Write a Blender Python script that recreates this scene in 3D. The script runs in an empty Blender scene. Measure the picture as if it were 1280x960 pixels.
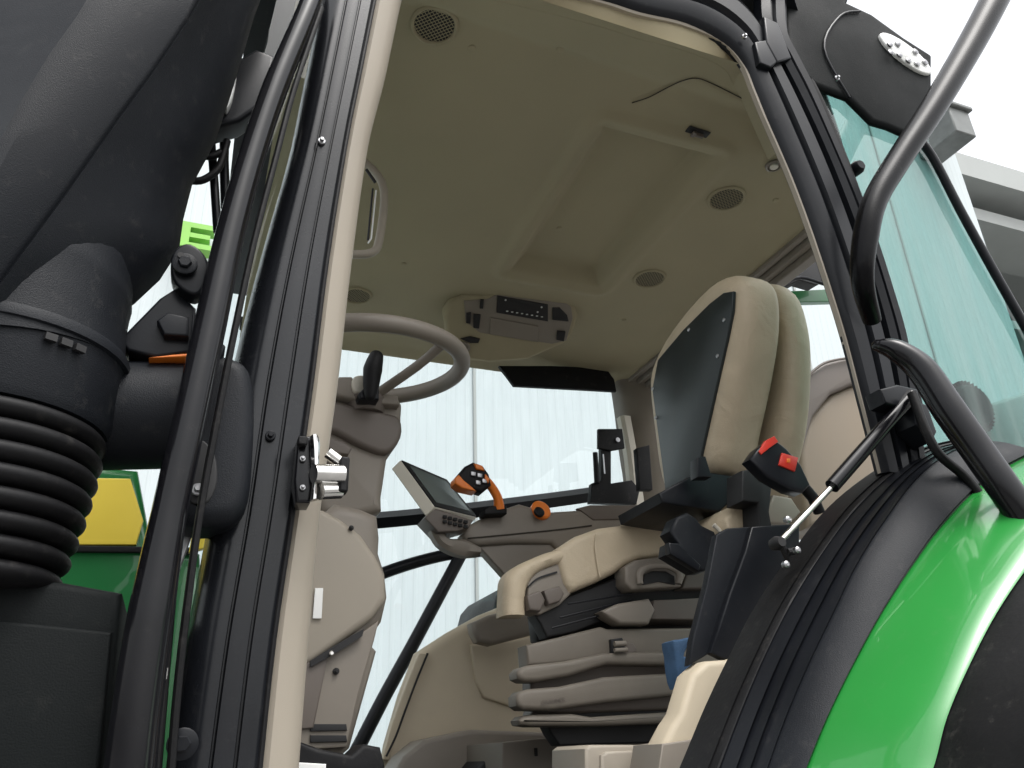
import bpy, bmesh, math, random
from mathutils import Vector as V, Matrix
random.seed(7)
sc = bpy.context.scene
R = math.radians
# ------------------------------------------------------------------ camera
F_PX = 1005.0
CAM = V((0, 0, 1.5))
yaw, pitch, roll = R(22), R(25), R(2)
FW = V((math.sin(yaw)*math.cos(pitch), math.cos(yaw)*math.cos(pitch), math.sin(pitch)))
R0 = V((math.cos(yaw), -math.sin(yaw), 0)); U0 = R0.cross(FW)
UP = U0*math.cos(roll) + R0*math.sin(roll)
RT = R0*math.cos(roll) - U0*math.sin(roll)
cd = bpy.data.cameras.new('camera'); cam = bpy.data.objects.new('camera', cd); sc.collection.objects.link(cam)
cam.matrix_world = Matrix(((RT.x, UP.x, -FW.x, CAM.x), (RT.y, UP.y, -FW.y, CAM.y), (RT.z, UP.z, -FW.z, CAM.z), (0, 0, 0, 1)))
cd.sensor_width = 36; cd.lens = 36*F_PX/1280; cd.clip_end = 2000; cd.clip_start = 0.02
sc.camera = cam
# ------------------------------------------------------------------ world, sun, exposure
SUN_EL, SUN_ROT = R(66), R(160)
w = bpy.data.worlds.new('World'); sc.world = w; w.use_nodes = True
nt = w.node_tree; nt.nodes.clear()
sky = nt.nodes.new('ShaderNodeTexSky'); sky.sky_type = 'NISHITA'; sky.sun_disc = False
sky.sun_elevation = SUN_EL; sky.sun_rotation = SUN_ROT; sky.dust_density = 6; sky.air_density = 1.5
hs = nt.nodes.new('ShaderNodeHueSaturation'); hs.inputs['Saturation'].default_value = 0.16; hs.inputs['Value'].default_value = 2.15
bg = nt.nodes.new('ShaderNodeBackground'); bg.inputs['Strength'].default_value = 0.15
wo = nt.nodes.new('ShaderNodeOutputWorld')
nt.links.new(sky.outputs[0], hs.inputs['Color']); nt.links.new(hs.outputs[0], bg.inputs[0]); nt.links.new(bg.outputs[0], wo.inputs[0])
sd = bpy.data.lights.new('sun', 'SUN'); sd.energy = 0.6; sd.angle = R(25); sd.color = (1, .97, .92)
sun = bpy.data.objects.new('sun', sd); sc.collection.objects.link(sun)
sdir = V((math.sin(SUN_ROT)*math.cos(SUN_EL), math.cos(SUN_ROT)*math.cos(SUN_EL), math.sin(SUN_EL)))
sun.rotation_euler = sdir.to_track_quat('Z', 'Y').to_euler(); sun.location = (0, 0, 20)
sc.view_settings.view_transform = 'Standard'; sc.view_settings.look = 'None'
sc.view_settings.exposure = 0.0; sc.view_settings.gamma = 1
try:
    sc.cycles.max_bounces = 10; sc.cycles.diffuse_bounces = 6; sc.cycles.transparent_max_bounces = 12
except Exception: pass

# ------------------------------------------------------------------ rays: photo pixel -> point on a world plane
def ray(u, v): return FW + RT*((u-640)/F_PX) - UP*((v-480)/F_PX)
def P(u, v, Y): d = ray(u, v); return CAM + d*((Y-CAM.y)/d.y)
def PZ(u, v, Z): d = ray(u, v); return CAM + d*((Z-CAM.z)/d.z)
def PX(u, v, X): d = ray(u, v); return CAM + d*((X-CAM.x)/d.x)
def hit(u, v, o, n): d = ray(u, v); return CAM + d*((o-CAM).dot(n)/d.dot(n))
def rp(px, p): return px*(p-CAM).dot(FW)/F_PX       # pixels -> metres at a point

# ------------------------------------------------------------------ materials
MATS = {}
def mat(name, col, rough=.5, metal=0, bump=0, bscale=200, var=.12, vscale=6, coat=0, emit=None, spec=.5, dust=0, rvar=.1):
    if name in MATS: return MATS[name]
    m = bpy.data.materials.new(name); m.use_nodes = True; n = m.node_tree; b = n.nodes['Principled BSDF']; L = n.links.new
    b.inputs['Metallic'].default_value = metal; b.inputs['Roughness'].default_value = rough
    b.inputs['Specular IOR Level'].default_value = spec
    if coat: b.inputs['Coat Weight'].default_value = coat; b.inputs['Coat Roughness'].default_value = .03
    tc = n.nodes.new('ShaderNodeTexCoord')
    no = n.nodes.new('ShaderNodeTexNoise'); no.inputs['Scale'].default_value = vscale; no.inputs['Detail'].default_value = 5
    L(tc.outputs['Object'], no.inputs['Vector'])
    mr = n.nodes.new('ShaderNodeMapRange'); mr.inputs[1].default_value = .3; mr.inputs[2].default_value = .7
    mr.inputs[3].default_value = 1-var; mr.inputs[4].default_value = 1+var; L(no.outputs[0], mr.inputs[0])
    mx = n.nodes.new('ShaderNodeMix'); mx.data_type = 'RGBA'; mx.blend_type = 'MULTIPLY'; mx.inputs[0].default_value = 1
    mx.inputs[6].default_value = (*col, 1); L(mr.outputs[0], mx.inputs[7]); out = mx.outputs[2]
    if dust:
        n2 = n.nodes.new('ShaderNodeTexNoise'); n2.inputs['Scale'].default_value = 38; n2.inputs['Detail'].default_value = 9; n2.inputs['Roughness'].default_value = .75
        L(tc.outputs['Object'], n2.inputs['Vector'])
        m2 = n.nodes.new('ShaderNodeMapRange'); m2.inputs[1].default_value = .56; m2.inputs[2].default_value = .8; m2.inputs[3].default_value = 0; m2.inputs[4].default_value = dust
        L(n2.outputs[0], m2.inputs[0])
        x2 = n.nodes.new('ShaderNodeMix'); x2.data_type = 'RGBA'; L(m2.outputs[0], x2.inputs[0]); L(out, x2.inputs[6]); x2.inputs[7].default_value = (.3, .28, .25, 1)
        out = x2.outputs[2]
    L(out, b.inputs['Base Color'])
    r2 = n.nodes.new('ShaderNodeMapRange'); r2.inputs[1].default_value = .3; r2.inputs[2].default_value = .7
    r2.inputs[3].default_value = max(0, rough-rvar*rough); r2.inputs[4].default_value = min(1, rough+rvar*2*rough); L(no.outputs[0], r2.inputs[0]); L(r2.outputs[0], b.inputs['Roughness'])
    if bump:
        nb = n.nodes.new('ShaderNodeTexNoise'); nb.inputs['Scale'].default_value = bscale; nb.inputs['Detail'].default_value = 3; L(tc.outputs['Object'], nb.inputs['Vector'])
        bn = n.nodes.new('ShaderNodeBump'); bn.inputs['Strength'].default_value = bump; bn.inputs['Distance'].default_value = .002
        L(nb.outputs[0], bn.inputs['Height']); L(bn.outputs[0], b.inputs['Normal'])
    if name == 'beige leather':
        n3 = n.nodes.new('ShaderNodeTexNoise'); n3.inputs['Scale'].default_value = 14; n3.inputs['Detail'].default_value = 2; n3.inputs['Distortion'].default_value = 1.2; L(tc.outputs['Object'], n3.inputs['Vector'])
        b3 = n.nodes.new('ShaderNodeBump'); b3.inputs['Strength'].default_value = .5; b3.inputs['Distance'].default_value = .008
        L(n3.outputs[0], b3.inputs['Height']); L(bn.outputs[0], b3.inputs['Normal']); L(b3.outputs[0], b.inputs['Normal'])
    if emit: b.inputs['Emission Color'].default_value = (*emit[0], 1); b.inputs['Emission Strength'].default_value = emit[1]
    MATS[name] = m; return m
def glass(name, tint, refl=1.0, dirt=.045):
    m = bpy.data.materials.new(name); m.use_nodes = True; n = m.node_tree; n.nodes.clear(); L = n.links.new
    t = n.nodes.new('ShaderNodeBsdfTransparent'); t.inputs[0].default_value = (*tint, 1)
    g = n.nodes.new('ShaderNodeBsdfGlossy'); g.inputs['Roughness'].default_value = .02
    f = n.nodes.new('ShaderNodeFresnel'); f.inputs[0].default_value = 1.5
    k = n.nodes.new('ShaderNodeMath'); k.operation = 'MULTIPLY'; k.inputs[1].default_value = refl; L(f.outputs[0], k.inputs[0])
    ge = n.nodes.new('ShaderNodeNewGeometry'); iv = n.nodes.new('ShaderNodeMath'); iv.operation = 'SUBTRACT'; iv.inputs[0].default_value = 1; L(ge.outputs['Backfacing'], iv.inputs[1])
    k2 = n.nodes.new('ShaderNodeMath'); k2.operation = 'MULTIPLY'; L(k.outputs[0], k2.inputs[0]); L(iv.outputs[0], k2.inputs[1]); k = k2
    # thin dust and smears
    tc = n.nodes.new('ShaderNodeTexCoord'); mp = n.nodes.new('ShaderNodeMapping'); mp.inputs['Scale'].default_value = (9, 9, 1.2)
    no = n.nodes.new('ShaderNodeTexNoise'); no.inputs['Scale'].default_value = 2.5; no.inputs['Detail'].default_value = 8; L(tc.outputs['Object'], mp.inputs[0]); L(mp.outputs[0], no.inputs['Vector'])
    mr = n.nodes.new('ShaderNodeMapRange'); mr.inputs[1].default_value = .4; mr.inputs[2].default_value = .8; mr.inputs[3].default_value = .005; mr.inputs[4].default_value = dirt; L(no.outputs[0], mr.inputs[0])
    d = n.nodes.new('ShaderNodeBsdfDiffuse'); d.inputs[0].default_value = (.5, .55, .53, 1)
    a = n.nodes.new('ShaderNodeMixShader'); L(mr.outputs[0], a.inputs[0]); L(t.outputs[0], a.inputs[1]); L(d.outputs[0], a.inputs[2])
    s = n.nodes.new('ShaderNodeMixShader'); o = n.nodes.new('ShaderNodeOutputMaterial')
    L(k.outputs[0], s.inputs[0]); L(a.outputs[0], s.inputs[1]); L(g.outputs[0], s.inputs[2]); L(s.outputs[0], o.inputs[0]); return m
M_head = mat('headliner felt', (.315, .277, .185), .9, bump=.25, bscale=700, var=.05, vscale=3, spec=.2)
M_sill = mat('pale sill and door-lit arch plastic', (.50, .43, .32), .55, bump=.15, bscale=900, var=.06)
M_trim = mat('beige trim plastic', (.30, .265, .215), .55, bump=.15, bscale=900, var=.04)
M_taupe = mat('taupe plastic', (.20, .175, .145), .5, bump=.15, bscale=900, var=.07)
M_taupd = mat('dark taupe plastic', (.12, .10, .085), .5, bump=.15, bscale=900, var=.07)
M_leath = mat('beige leather', (.48, .40, .285), .5, bump=.4, bscale=420, var=.07, vscale=9, spec=.4)
M_blk = mat('black satin paint', (.008, .009, .0115), .30, spec=.2, bump=.05, bscale=300, var=.2, dust=.05)
M_blkp = mat('black pillar paint', (.009, .010, .0125), .24, spec=.35, bump=.05, bscale=300, var=.2, dust=.04)
M_blkg = mat('black gloss paint', (.006, .006, .0075), .15, spec=.3, var=.2, dust=.03, rvar=.3)
M_tube = mat('black powder coated tube', (.005, .005, .006), .24, spec=.10, bump=.1, bscale=400, var=.2, dust=.05)
M_box = mat('matt black box plastic', (.006, .0075, .0078), .6, spec=.12, bump=.3, bscale=500, var=.15, dust=.04)
M_blkm = mat('black moulded plastic', (.009, .0105, .0135), .45, spec=.18, bump=.3, bscale=700, var=.15, dust=.09)
M_rub = mat('black rubber', (.007, .007, .0078), .5, spec=.2, bump=.2, bscale=150, var=.25, dust=.12)
M_dark = mat('dark cavity metal', (.008, .008, .009), .6, var=.2)
M_pan = mat('grey black panel paint', (.02, .026, .027), .33, spec=.35, bump=.08, bscale=250, var=.15, dust=.05)
M_seam = mat('seam shadow gap', (.03, .026, .02), .9)
M_grn = mat('green gloss paint', (.022, .23, .042), .22, coat=.6, var=.06, vscale=3, dust=.06)
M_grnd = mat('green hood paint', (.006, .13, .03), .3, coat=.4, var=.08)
M_yel = mat('yellow paint', (.78, .60, .07), .35, var=.05)
M_chr = mat('bright steel', (.75, .74, .72), .15, metal=1, var=.15, vscale=30, rvar=.5)
M_stl = mat('grey steel', (.35, .35, .36), .35, metal=1, var=.2, vscale=30)
M_org = mat('orange plastic', (.75, .19, .02), .4, var=.06)
M_red = mat('red plastic', (.55, .03, .015), .35, var=.06)
M_scr = mat('display glass with painted reflection', (.14, .17, .165), .15, var=.1)  # grey-green screen reflection is put into the base colour
M_bez = mat('light beige plastic', (.58, .55, .47), .5, var=.03)
M_wht = mat('white paint', (.8, .8, .78), .5, var=.03)
M_ico = mat('pale icon print', (.55, .55, .55), .5)
M_blue = mat('blue cloth', (.045, .10, .19), .9, bump=.5, bscale=120, var=.2, vscale=25)
M_wall = mat('white sheet cladding', (.55, .61, .625), .5, var=.03, vscale=.8)
M_conc = mat('grey concrete', (.16, .155, .15), .85, bump=.5, bscale=40, var=.15, vscale=1.2)
M_grey = mat('grey metal eaves', (.36, .38, .37), .5, var=.06, vscale=2)
M_shelf = mat('tan shelf plastic', (.24, .195, .145), .6, var=.06)
M_bellows = mat('brown grey bellows plastic', (.15, .13, .105), .55, bump=.2, bscale=500, var=.12, vscale=9, dust=.10)
M_gut = mat('aged zinc gutter', (.17, .18, .175), .45, metal=.3, var=.15, vscale=8)
M_gdk = mat('dark weathered wall', (.10, .11, .105), .8, var=.3, vscale=1.5)
M_sgn = mat('light green sign paint', (.25, .55, .10), .5, var=.05)
M_led = mat('lamp lens', (.75, .76, .74), .12, var=.1, vscale=50)
G_win = glass('green tinted window glass', (.955, .975, .978), 1.0)
G_q = glass('teal tinted quarter glass', (.50, .68, .655), 1.0, .22)

# ------------------------------------------------------------------ object helpers
ORG = {}
def link(name, me, m, parent=None, smooth=True, angle=35):
    mats = m if isinstance(m, (list, tuple)) else [m]
    for x in mats: me.materials.append(x)
    vs = me.vertices
    lo = V((min(v.co.x for v in vs), min(v.co.y for v in vs), min(v.co.z for v in vs)))
    hi = V((max(v.co.x for v in vs), max(v.co.y for v in vs), max(v.co.z for v in vs)))
    c = (lo+hi)/2
    me.transform(Matrix.Translation(-c))
    o = bpy.data.objects.new(name, me); sc.collection.objects.link(o)
    if smooth:
        for p in me.polygons: p.use_smooth = True
        try: me.set_sharp_from_angle(angle=R(angle))
        except Exception: pass
    po = V((0, 0, 0))
    if parent: o.parent = parent; po = ORG[parent.name]
    o.location = c-po; ORG[o.name] = c
    return o
def mesh(name, verts, faces, m, parent=None, fm=None, angle=35, recalc=True):
    me = bpy.data.meshes.new(name); me.from_pydata([tuple(v) for v in verts], [], faces)
    if recalc:
        bm = bmesh.new(); bm.from_mesh(me); bmesh.ops.recalc_face_normals(bm, faces=bm.faces); bm.to_mesh(me); bm.free()
    o = link(name, me, m, parent, angle=angle)
    if fm:
        for i, k in enumerate(fm): me.polygons[i].material_index = k
    return o
def tag(o, label=None, cat=None, group=None, kind=None):
    if label: o['label'] = label
    if cat: o['category'] = cat
    if group: o['group'] = group
    if kind: o['kind'] = kind
    return o
class MB:
    def __init__(s): s.v = []; s.f = []; s.m = []
    def add(s, v, f, k=0):
        b = len(s.v); s.v += [V(x) for x in v]; s.f += [tuple(i+b for i in q) for q in f]; s.m += [k]*len(f); return s
    def build(s, name, m, parent=None, angle=35): return mesh(name, s.v, s.f, m, parent, s.m, angle)
def catmull(pts, n=6, closed=False):
    pts = [V(p) for p in pts]; N = len(pts); out = []
    rng = range(N) if closed else range(N-1)
    for i in rng:
        if closed: a, b, c, d = pts[(i-1) % N], pts[i], pts[(i+1) % N], pts[(i+2) % N]
        else: a, b, c, d = pts[max(i-1, 0)], pts[i], pts[i+1], pts[min(i+2, N-1)]
        for k in range(n):
            t = k/n
            out.append(.5*((2*b)+(c-a)*t+(2*a-5*b+4*c-d)*t*t+(3*b-a-3*c+d)*t**3))
    if not closed: out.append(pts[-1])
    return out
def loft(rows, closed=True, caps=True):
    v = []; f = []; n = len(rows[0])
    for r in rows: v += r
    for i in range(len(rows)-1):
        for j in range(n if closed else n-1):
            a = i*n+j; b = i*n+(j+1) % n; f.append((a, b, b+n, a+n))
    if caps: f.append(tuple(range(n))[::-1]); f.append(tuple((len(rows)-1)*n+k for k in range(n)))
    return v, f
def tube_g(pts, r, seg=16, oval=1.0, smooth=0, roundcap=False, upv=None):
    pts = [V(p) for p in pts]
    rs = list(r) if isinstance(r, (list, tuple)) else [r]*len(pts)
    if smooth:
        q = catmull([V((*p, rr)) if False else p for p, rr in zip(pts, rs)], smooth)
        rr = []
        for i in range(len(pts)-1):
            for k in range(smooth): rr.append(rs[i]+(rs[i+1]-rs[i])*k/smooth)
        rr.append(rs[-1]); pts, rs = q, rr
    if roundcap:
        t0 = (pts[1]-pts[0]).normalized(); t1 = (pts[-1]-pts[-2]).normalized(); r0, r1 = rs[0], rs[-1]
        a0 = [(pts[0]-t0*r0*math.cos(R(k)), r0*math.sin(R(k))) for k in (5, 25, 45, 65)]
        a1 = [(pts[-1]+t1*r1*math.cos(R(k)), r1*math.sin(R(k))) for k in (65, 45, 25, 5)]
        pts = [a[0] for a in a0]+pts+[a[0] for a in a1]; rs = [a[1] for a in a0]+rs+[a[1] for a in a1]
    rows = []; T = (pts[1]-pts[0]).normalized()
    N = (upv or (V((0, 0, 1)) if abs(T.z) < .9 else V((1, 0, 0)))); N = (N-T*N.dot(T)).normalized()
    for i, p in enumerate(pts):
        t = (pts[min(i+1, len(pts)-1)]-pts[max(i-1, 0)]).normalized()
        N = (N-t*N.dot(t)).normalized(); B = t.cross(N)
        rows.append([p+(N*math.cos(a)*oval+B*math.sin(a))*rs[i] for a in [2*math.pi*k/seg for k in range(seg)]])
    return loft(rows)
def tube(name, pts, r, m, parent=None, **k): return mesh(name, *tube_g(pts, r, **k), m, parent)
def box_g(c, ex, ey, ez):
    c = V(c); ex, ey, ez = V(ex), V(ey), V(ez)
    v = [c+ex*a+ey*b+ez*d for a in (-1, 1) for b in (-1, 1) for d in (-1, 1)]
    return v, [(0, 1, 3, 2), (4, 6, 7, 5), (0, 4, 5, 1), (2, 3, 7, 6), (0, 2, 6, 4), (1, 5, 7, 3)]
def lathe_g(o, ax, prof, seg=32):
    o = V(o); ax = V(ax).normalized(); N = V((1, 0, 0)) if abs(ax.x) < .9 else V((0, 1, 0)); N = (N-ax*N.dot(ax)).normalized(); B = ax.cross(N)
    return loft([[o+ax*h+(N*math.cos(a)+B*math.sin(a))*r for a in [2*math.pi*k/seg for k in range(seg)]] for r, h in prof])
def bevel(o, wd, seg=2, ang=30):
    b = o.modifiers.new('bevel', 'BEVEL'); b.width = wd; b.segments = seg; b.limit_method = 'ANGLE'; b.angle_limit = R(ang); b.harden_normals = False
    return o
# cushion/panel: outline given as photo pixels on a plane through o with normal n, thickness going away along -n
def pillow_g(pts, o, n, depth, r, puff=0, sm=0, K=4, is3d=False, rb=None):
    o, n = V(o), V(n).normalized()
    if n.dot(ray(640, 480)) > 0: n = -n
    q = [V(p) for p in pts] if is3d else [hit(u, v, o, n) for u, v in pts]
    if sm: q = catmull(q, sm, True)
    ex = n.orthogonal().normalized(); ey = n.cross(ex)
    c2 = [((p-o).dot(ex), (p-o).dot(ey)) for p in q]
    area = sum(c2[i-1][0]*c2[i][1]-c2[i][0]*c2[i-1][1] for i in range(len(c2)))
    if area < 0: c2 = c2[::-1]
    N = len(c2); nn = []
    for i in range(N):
        a, b, c = c2[i-1], c2[i], c2[(i+1) % N]
        e1 = (b[0]-a[0], b[1]-a[1]); e2 = (c[0]-b[0], c[1]-b[1]); l1 = math.hypot(*e1) or 1e-9; l2 = math.hypot(*e2) or 1e-9
        n1 = (-e1[1]/l1, e1[0]/l1); n2 = (-e2[1]/l2, e2[0]/l2); s = (n1[0]+n2[0], n1[1]+n2[1]); d = max(.35, (s[0]*n1[0]+s[1]*n1[1]))
        nn.append((s[0]/d, s[1]/d))
    def ring(ins, w): return [o+ex*(c2[i][0]+nn[i][0]*ins)+ey*(c2[i][1]+nn[i][1]*ins)+n*w for i in range(N)]
    rb = r if rb is None else rb
    rows = []
    for k in range(K+1):
        t = math.pi/2*k/K; rows.append(ring(rb*(1-math.sin(t)), -depth+rb*(1-math.cos(t))))
    for k in range(K+1):
        t = math.pi/2*k/K; rows.append(ring(r*(1-math.cos(t)), -r+r*math.sin(t)))
    v, f = loft(rows, True, False); f.append(tuple(range(N))[::-1])
    base = (len(rows)-1)*N
    if puff:
        cen = sum(rows[-1], V())/N; last = rows[-1]
        for s_, h in ((.85, .45), (.6, .8), (.3, .97)):
            rr = [cen+(p-cen)*s_+n*puff*h for p in last]; b2 = len(v); v += rr
            for j in range(N): f.append((base+j, base+(j+1) % N, b2+(j+1) % N, b2+j))
            base = b2
        v.append(cen+n*puff); ci = len(v)-1
        for j in range(N): f.append((base+j, base+(j+1) % N, ci))
    else: f.append(tuple(base+j for j in range(N)))
    return v, f
YN = V((0, -1, 0))
def pillow(name, pts, Y, depth, r, m, parent=None, n=YN, o=None, angle=50, **k):
    o = o if o is not None else (0, Y, 0)
    return mesh(name, *pillow_g(pts, o, n, depth, r, **k), m, parent, angle=angle)
# strip lofted between two traced edges; profile = [(s across, lift toward the door side)], closed with a back
def ribbon_g(lp, rpx, Yl, Yr, prof, thick, sm=5, nrm=YN):
    A = [P(u, v, Yl if len(x) < 1 else Yl) for (u, v), x in [(p, (1,)) for p in lp]]
    B = [P(u, v, Yr) for u, v in rpx]
    if sm: A = catmull(A, sm); B = catmull(B, sm)
    rows = []
    for a, b in zip(A, B):
        row = [a.lerp(b, s)+nrm*d for s, d in prof]
        row += [b-nrm*thick, a-nrm*thick]; rows.append(row)
    return loft(rows)
def ribbon(name, lp, rpx, Yl, Yr, prof, thick, m, parent=None, sm=5, angle=40, **k): return mesh(name, *ribbon_g(lp, rpx, Yl, Yr, prof, thick, sm, **k), m, parent, angle=angle)
def bolt(name, u, v, Y, px, m, parent, n=YN, hexa=True, extra=None):
    c = P(u, v, Y); r = rp(px, c); mb = MB()
    mb.add(*lathe_g(c, n, [(r*1.0, -.002), (r*1.0, .002), (r*.85, .0032)], 20))
    mb.add(*lathe_g(c+n*.003, n, [(r*.55, 0), (r*.55, .004), (r*.45, .0055)], 6 if hexa else 16))
    return mb.build(name, m, parent)

# ================================================================== SETTING
def plane_obj(name, x0, x1, y0, y1, z, m):
    return mesh(name, [(x0, y0, z), (x1, y0, z), (x1, y1, z), (x0, y1, z)], [(0, 1, 2, 3)], m)
g = plane_obj('ground', -400, 400, -400, 400, 0, M_conc); tag(g, kind='structure')

# white hall behind the tractor: ribbed sheet cladding
YB = 6.0
tr = P(1178, 150, YB)                                   # top right corner of the hall
hall = bpy.data.objects.new('white_hall', None); sc.collection.objects.link(hall); hall.location = (4, YB, 0); ORG['white_hall'] = V((4, YB, 0))
tag(hall, 'long white metal hall with ribbed sheet walls standing behind the tractor', 'building')
xr = P(1186, 180, YB).x; zt = tr.z
v = []; f = []; x = -16.0; pit = .085; i = 0; seam_x = P(594, 600, YB).x
def strip(x0, x1, y): v.extend([(x0, y, 0), (x1, y, 0), (x1, y, zt), (x0, y, zt)])
prof = []
while x < xr:
    prof += [(x, YB), (x+pit*.55, YB), (x+pit*.66, YB-.0022), (x+pit*.90, YB-.0022)]; x += pit
prof.append((xr, YB))
for px_, py_ in prof: v += [(px_, py_, 0), (px_, py_, zt)]
for k in range(len(prof)-1): f.append((2*k, 2*k+2, 2*k+3, 2*k+1))
b = len(v); v += [(xr, YB+12, 0), (xr, YB+12, zt)]; f.append((b-2, b, b+1, b-1))
mesh('wall', v, f, M_wall, hall, angle=10, recalc=False)
v, f = box_g(((xr-16)/2, YB+6, zt+.1), ((xr+16)/2+.1, 0, 0), (0, 6.1, 0), (0, 0, .06)); mesh('roof', v, f, M_grey, hall)
mb = MB()
for k in range(-4, 5):
    sx = seam_x+k*1.9
    if sx < xr: mb.add(*box_g((sx, YB-.012, zt/2), (.012, 0, 0), (0, .006, 0), (0, 0, zt/2)))
mb.build('joint_strip', M_grey, hall)
# gutter end at the corner
c = P(1180, 170, YB-.3); s = rp(17, c)
mb = MB(); mb.add(*box_g((c.x, c.y, c.z), (s, 0, 0), (0, .3, 0), (0, 0, rp(20, c)))); mb.add(*box_g((c.x, c.y-.01, c.z+rp(22, c)), (s*1.2, 0, 0), (0, .34, 0), (0, 0, rp(3, c))))
bevel(mb.build('gutter', M_gut, hall), .02)
# grey building to the right with deep eaves
YG = 8.0
gb = bpy.data.objects.new('grey_building', None); sc.collection.objects.link(gb); ORG['grey_building'] = V((13, YG, 0)); gb.location = (13, YG, 0)
tag(gb, 'grey weathered building with deep eaves right of the white hall', 'building')
a = P(1195, 190, YG-1.5); bq = P(1195, 215, YG-1.5)
mesh('wall', *box_g((a.x+8, YG+4, 2.6), (10, 0, 0), (0, 4, 0), (0, 0, 2.6+ (bq.z-5.2)/2 if False else 4.5)), M_gdk, gb)
mesh('eaves', *box_g((a.x+9.0, YG+2.6, (a.z+bq.z)/2), (9.2, 0, 0), (0, 4.1, 0), (0, 0, (a.z-bq.z)/2)), M_grey, gb)
mb = MB()
for vv, hh in ((228, 7), (272, 9), (400, 6)):
    p = P(1240, vv, YG-1.2); mb.add(*box_g((a.x+9.2, YG-.7, p.z), (9.1, 0, 0), (0, .5, 0), (0, 0, rp(hh, p))))
mb.build('fascia_board', M_grey, gb)
mb = MB()
for k in range(6): mb.add(*box_g((a.x+1.2+k*2.6, YG-.04, 4.6), (.9, 0, 0), (0, .05, 0), (0, 0, .9)))
mb.build('window', M_scr, gb)
# green letter on the hall wall
p0 = P(247, 300, YB-.12); s = rp(18, p0)
mb = MB()
for dx, dz, ww, hh in ((-s*.8, 0, s*.28, s), (0, s*.82, s, s*.2), (0, 0, s*.8, s*.18), (0, -s*.82, s, s*.2)):
    mb.add(*box_g((p0.x+dx, p0.y, p0.z+dz), (ww, 0, 0), (0, .06 if dx == 0 else .063, 0), (0, 0, hh)))
o = mb.build('sign_letter', M_sgn, None); tag(o, 'light green letter E mounted on the white hall wall', 'sign letter')

# ================================================================== THE TRACTOR
T = bpy.data.objects.new('tractor', None); sc.collection.objects.link(T); T.location = (.9, 2.0, 0); ORG['tractor'] = V((.9, 2.0, 0))
tag(T, 'green tractor with black framed open cab and beige interior', 'tractor')
YD = 1.06

# ---------------- headliner (real surface with recess, bend and seams)
ZC = 3.0
def cz(u, v): p = PZ(u, v, ZC); return (p.x, p.y)
def sdf(poly, x, y):
    d = 1e9; inside = False; n = len(poly)
    for i in range(n):
        ax, ay = poly[i-1]; bx, by = poly[i]; ex, ey = bx-ax, by-ay
        t = max(0, min(1, ((x-ax)*ex+(y-ay)*ey)/(ex*ex+ey*ey))); d = min(d, math.hypot(x-ax-ex*t, y-ay-ey*t))
        if (ay > y) != (by > y) and x < ax+(y-ay)/(by-ay)*ex: inside = not inside
    return -d if inside else d
def sst(a, b, x): t = max(0, min(1, (x-a)/(b-a))); return t*t*(3-2*t)
hatch = [cz(636, 335), cz(752, 152), cz(866, 205), cz(745, 345)]
xL, xR, yN, yF = .05, 1.66, 1.078, 2.86
hatch = [(.873, 2.13), (.862, 1.42), (1.20, 1.42), (1.20, 2.13)]
bendA, bendB = cz(520, 14), cz(880, 128)
seamline = [cz(790, 128), cz(828, 112), cz(852, 94), cz(868, 88), cz(885, 93), cz(955, 132)]
def dseg(pl, x, y):
    d = 1e9
    for i in range(len(pl)-1):
        ax, ay = pl[i]; bx, by = pl[i+1]; ex, ey = bx-ax, by-ay
        t = max(0, min(1, ((x-ax)*ex+(y-ay)*ey)/(ex*ex+ey*ey))); d = min(d, math.hypot(x-ax-ex*t, y-ay-ey*t))
    return d
def zh(x, y):
    z = ZC
    d = sdf(hatch, x, y); z += .045*(1-sst(-.040, .010, d)) - .012*math.exp(-((d-.040)/.022)**2)
    # bend near the door
    yb = bendA[1]+(bendB[1]-bendA[1])*(x-bendA[0])/(bendB[0]-bendA[0])
    z -= .30*max(0, yb-y)*sst(0, .05, yb-y)
    z -= .010*sst(.1, .0, x-.12)
    # far edge and front edge turn down
    z -= .012*sst(yF-.12, yF, y)**2
    z -= .05*sst(.12, .0, xR-x)**2*.4
    z += .004*(1-sst(.002, .005, dseg(seamline, x, y)))
    return z
nx, ny = 230, 250; v = []; f = []
for j in range(ny+1):
    for i in range(nx+1):
        x = xL+(xR-xL)*i/nx; y = yN+(yF-yN)*j/ny; v.append((x, y, zh(x, y)))
for j in range(ny):
    for i in range(nx):
        k = j*(nx+1)+i; x, y, _ = v[k]
        if x > 1.20 and y < 1.08+(x-1.20)*1.05: continue
        f.append((k, k+nx+1, k+nx+2, k+1))
head = mesh('headliner', v, f, M_head, T, angle=60, recalc=False)
def onc(u, v, lift=.0): p = PZ(u, v, ZC); return V((p.x, p.y, zh(p.x, p.y)-lift))
DN = V((0, 0, -1))
def speaker(u, v, r, n=DN):
    c = onc(u, v, .001); mb = MB(); n = V(n).normalized(); ex = n.orthogonal().normalized(); ey = n.cross(ex)
    mb.add(*lathe_g(c, n, [(r*1.22, -.002), (r*1.2, .003), (r*1.1, .006), (r*1.02, .004), (r, -.001)], 40), 0)
    mb.add(*lathe_g(c, n, [(r*1.0, -.001), (r*1.0, .0005)], 40), 1)
    k = -r
    for d_, thk in ((ex, .0011), (ey, .0009)):
        e2 = ey if d_ is ex else ex; k = -r+.008
        while k < r-.002:
            L_ = math.sqrt(r*r-k*k); mb.add(*box_g(c+d_*k+n*(.0014 if d_ is ex else .0011), d_*thk*(.62 if d_ is ex else .7), e2*L_, n*.0006), 0); k += .0078
    return mb.build('speaker_grille', [M_head, M_dark], head)
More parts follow.
